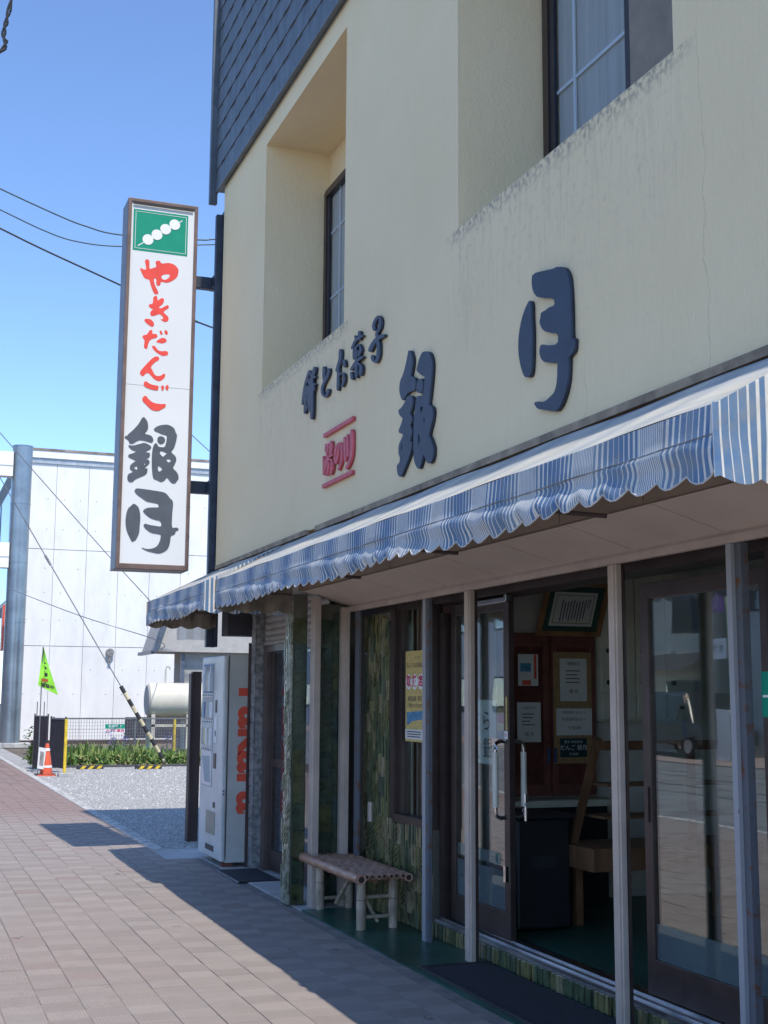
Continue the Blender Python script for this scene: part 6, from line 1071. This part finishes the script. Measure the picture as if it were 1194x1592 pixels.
# ================================================================== ACROSS THE STREET (seen mirrored in the shop glass)
ow = B(-15.0, -11.6, -10, 90, -.15, .0).o('opposite_pavement', 'opp_walk', kind='structure')
def block(label, y0, y1, h, mat, wins, x=-15.0, dep=9, extra=None):
    t_ = thing('opposite_building', label, 'building', (x - 2, (y0 + y1) / 2, 0), 'buildings across the street')
    B(x - dep, x, y0, y1, 0, h).o('wall', mat, t_)
    for (a, b, c, d_) in wins:
        wv = B(x, x + .03, a, b, c, d_).o('window', 'opp_dark', t_); B(x + .031, x + .036, a + .06, b - .06, c + .06, d_ - .06).o('pane', 'far_glass', wv)
    B(x - dep - .1, x + .15, y0 - .05, y1 + .05, h, h + .2).o('parapet', 'opp_white', t_)
    return t_
block('grey-blue two-storey shop across the street reflected in the right door', 24.0, 30.9, 6.2, 'opp_grey', ((24.6, 27.2, 4.0, 5.4), (28.0, 30.2, 4.0, 5.4), (24.6, 28.5, .2, 2.2)))
hb = block('tan house with dark tiled hood across the street', 31.6, 37.5, 5.6, 'opp_tan', ((32.2, 33.6, 3.5, 4.7), (35.0, 36.6, 3.5, 4.7), (32.2, 34.0, .2, 2.1))); MB().quad((-14.9, 31.6, 2.9), (-13.9, 31.6, 2.4), (-13.9, 37.5, 2.4), (-14.9, 37.5, 2.9)).o('hood', 'opp_dark', hb)
block('tall white building across the street reflected in the left door', 38.5, 56, 10.5, 'opp_white', tuple((40 + i * 4, 42 + i * 4, z, z + 1.4) for i in range(4) for z in (1.0, 4.2, 7.2)))
block('low white shop across the street nearer the camera', 8, 23.2, 5.0, 'opp_white', ((9, 13, .4, 2.4), (15, 19, .4, 2.4), (10, 12, 3.4, 4.4), (16, 18, 3.4, 4.4)))
block('grey office block far along the opposite side', 57, 80, 8.0, 'opp_grey', tuple((59 + i * 4, 61.5 + i * 4, z, z + 1.3) for i in range(5) for z in (1.0, 4.0)))
op = thing('lamp_post', 'pale green pole with two shop signs across the street', 'pole', (-12.9, 28, 0)); MB().tube([(-12.95, 27.9, 0), (-12.95, 27.9, 7.5)], .08, 10).o('shaft', 'pole_green', op, smooth=True)
sp_ = thing('purple_sign', 'purple shop sign on the opposite pole, reflected in the glass', 'sign', (-13, 28.7, 3.8)); B(-13.02, -12.98, 28.15, 29.25, 3.79, 4.36).o('board', 'opp_purple', sp_); add_text('lettering', sp_, 'スナック\nあかり', .2, 'white_print', lambda a, b, c=0: (-12.97, 28.7 + a, 4.07 + b))
sq_ = thing('white_sign', 'white shop sign lettered in katakana, reflected in the glass', 'sign', (-13, 28.7, 2.6)); B(-13.02, -12.98, 28.15, 29.3, 2.57, 3.11).o('board', 'white_print', sq_); add_text('lettering', sq_, 'ポラリス', .24, 'ink', lambda a, b, c=0: (-12.97, 28.72 + a, 2.84 + b))
gt = thing('white_gate', 'pair of pale shutter panels at the kerb across the street', 'gate', (-13.5, 28.4, 0)); MB().box(-13.3, -13.25, 27.8, 28.45, 0, 1.32).o('leaf', 'opp_white', gt); MB().box(-13.3, -13.25, 28.5, 29.1, 0, 1.32).o('leaf', 'opp_white', gt)
def car(label, x, y, mat, h=1.5):
    t_ = thing('parked_car', label, 'car', (x, y, 0), 'cars parked across the street')
    prof = [(-2.1, .35), (-2.15, .75), (-1.5, .9), (-1.05, h), (.9, h), (1.75, .95), (2.1, .85), (2.1, .35)]; s = MB(); L = []
    for sx in (-.82, .82):
        i = len(s.v); s.v += [(x + sx * (.86 if p[1] > 1 else 1), y + p[0], p[1]) for p in prof]; L.append(i); s.f.append(tuple(range(i, i + 8)))
    for q in range(8): s.f.append((L[0] + q, L[0] + (q + 1) % 8, L[1] + (q + 1) % 8, L[1] + q))
    s.o('body', mat, t_, bevel=.04)
    for sx in (-1, 1): MB().quad((x + sx * .80, y - 1.25, .93), (x + sx * .80, y + 1.4, .93), (x + sx * .715, y + .85, h - .06), (x + sx * .715, y - .95, h - .06)).o('side_window', 'far_glass', t_)
    for sx in (-.75, .75):
        for dy in (-1.3, 1.35): wh = MB().tube([(x + sx - .1, y + dy, .32), (x + sx + .1, y + dy, .32)], .32, 18).o('wheel', 'tyre', t_); MB().tube([(x + sx - .11, y + dy, .32), (x + sx + .11, y + dy, .32)], .18, 10).o('rim', 'chrome', wh)
car('black van parked across the street, mirrored in the right door', -13.9, 31.4, 'car_black', 1.75); car('white car parked beyond the black one across the street', -13.6, 37.0, 'car_white')
# pedestrian
def person(x, y, label):
    J = [((0, 0, .92), .125), ((0, 0, 1.10), .12), ((0, .01, 1.32), .14), ((0, .02, 1.43), .075), ((0, .03, 1.52), .055), ((0, .04, 1.60), .085), ((0, .04, 1.68), .08),
         ((-.19, 0, 1.38), .065), ((-.25, -.06, 1.12), .048), ((-.24, .10, .90), .038), ((.19, 0, 1.38), .065), ((.25, .06, 1.12), .048), ((.25, .22, .93), .038),
         ((-.09, 0, .86), .095), ((-.09, .14, .50), .07), ((-.09, .08, .08), .045), ((-.09, .20, .04), .042), ((.09, 0, .86), .095), ((.09, -.12, .50), .07), ((.09, -.36, .14), .045), ((.09, -.28, .05), .042)]
    E = [(0, 1), (1, 2), (2, 3), (3, 4), (4, 5), (5, 6), (2, 7), (7, 8), (8, 9), (2, 10), (10, 11), (11, 12), (0, 13), (13, 14), (14, 15), (15, 16), (0, 17), (17, 18), (18, 19), (19, 20)]
    me = bpy.data.meshes.new('person'); me.from_pydata([(x + a[0], y + a[1], a[2]) for a, r in J], E, []); ob = bpy.data.objects.new('tmp', me); C.objects.link(ob)
    md = ob.modifiers.new('s', 'SKIN'); sv = me.skin_vertices[0].data
    for i, (a, r) in enumerate(J): sv[i].radius = (r, r); sv[i].use_root = i == 0
    sd = ob.modifiers.new('d', 'SUBSURF'); sd.levels = 2; sd.render_levels = 2
    bpy.context.view_layer.update(); dg_ = bpy.context.evaluated_depsgraph_get(); m2 = bpy.data.meshes.new_from_object(ob.evaluated_get(dg_)); bpy.data.objects.remove(ob)
    m2.materials.clear()
    for m_ in ('jacket', 'jeans', 'skin', 'shoe', 'hair'): m2.materials.append(MATS[m_])
    for p in m2.polygons:
        z = p.center.z; dx = abs(p.center.x - x); p.use_smooth = True
        p.material_index = 3 if z < .10 else 1 if z < .95 and dx < .2 else 2 if (z < .94 and dx >= .2) or 1.47 < z < 1.66 else 4 if z >= 1.66 else 0
    return tag(link('person', m2), label, 'person')
person(-13.2, 30.3, 'walking person in black jacket and jeans with white shoes, reflected in the right door')
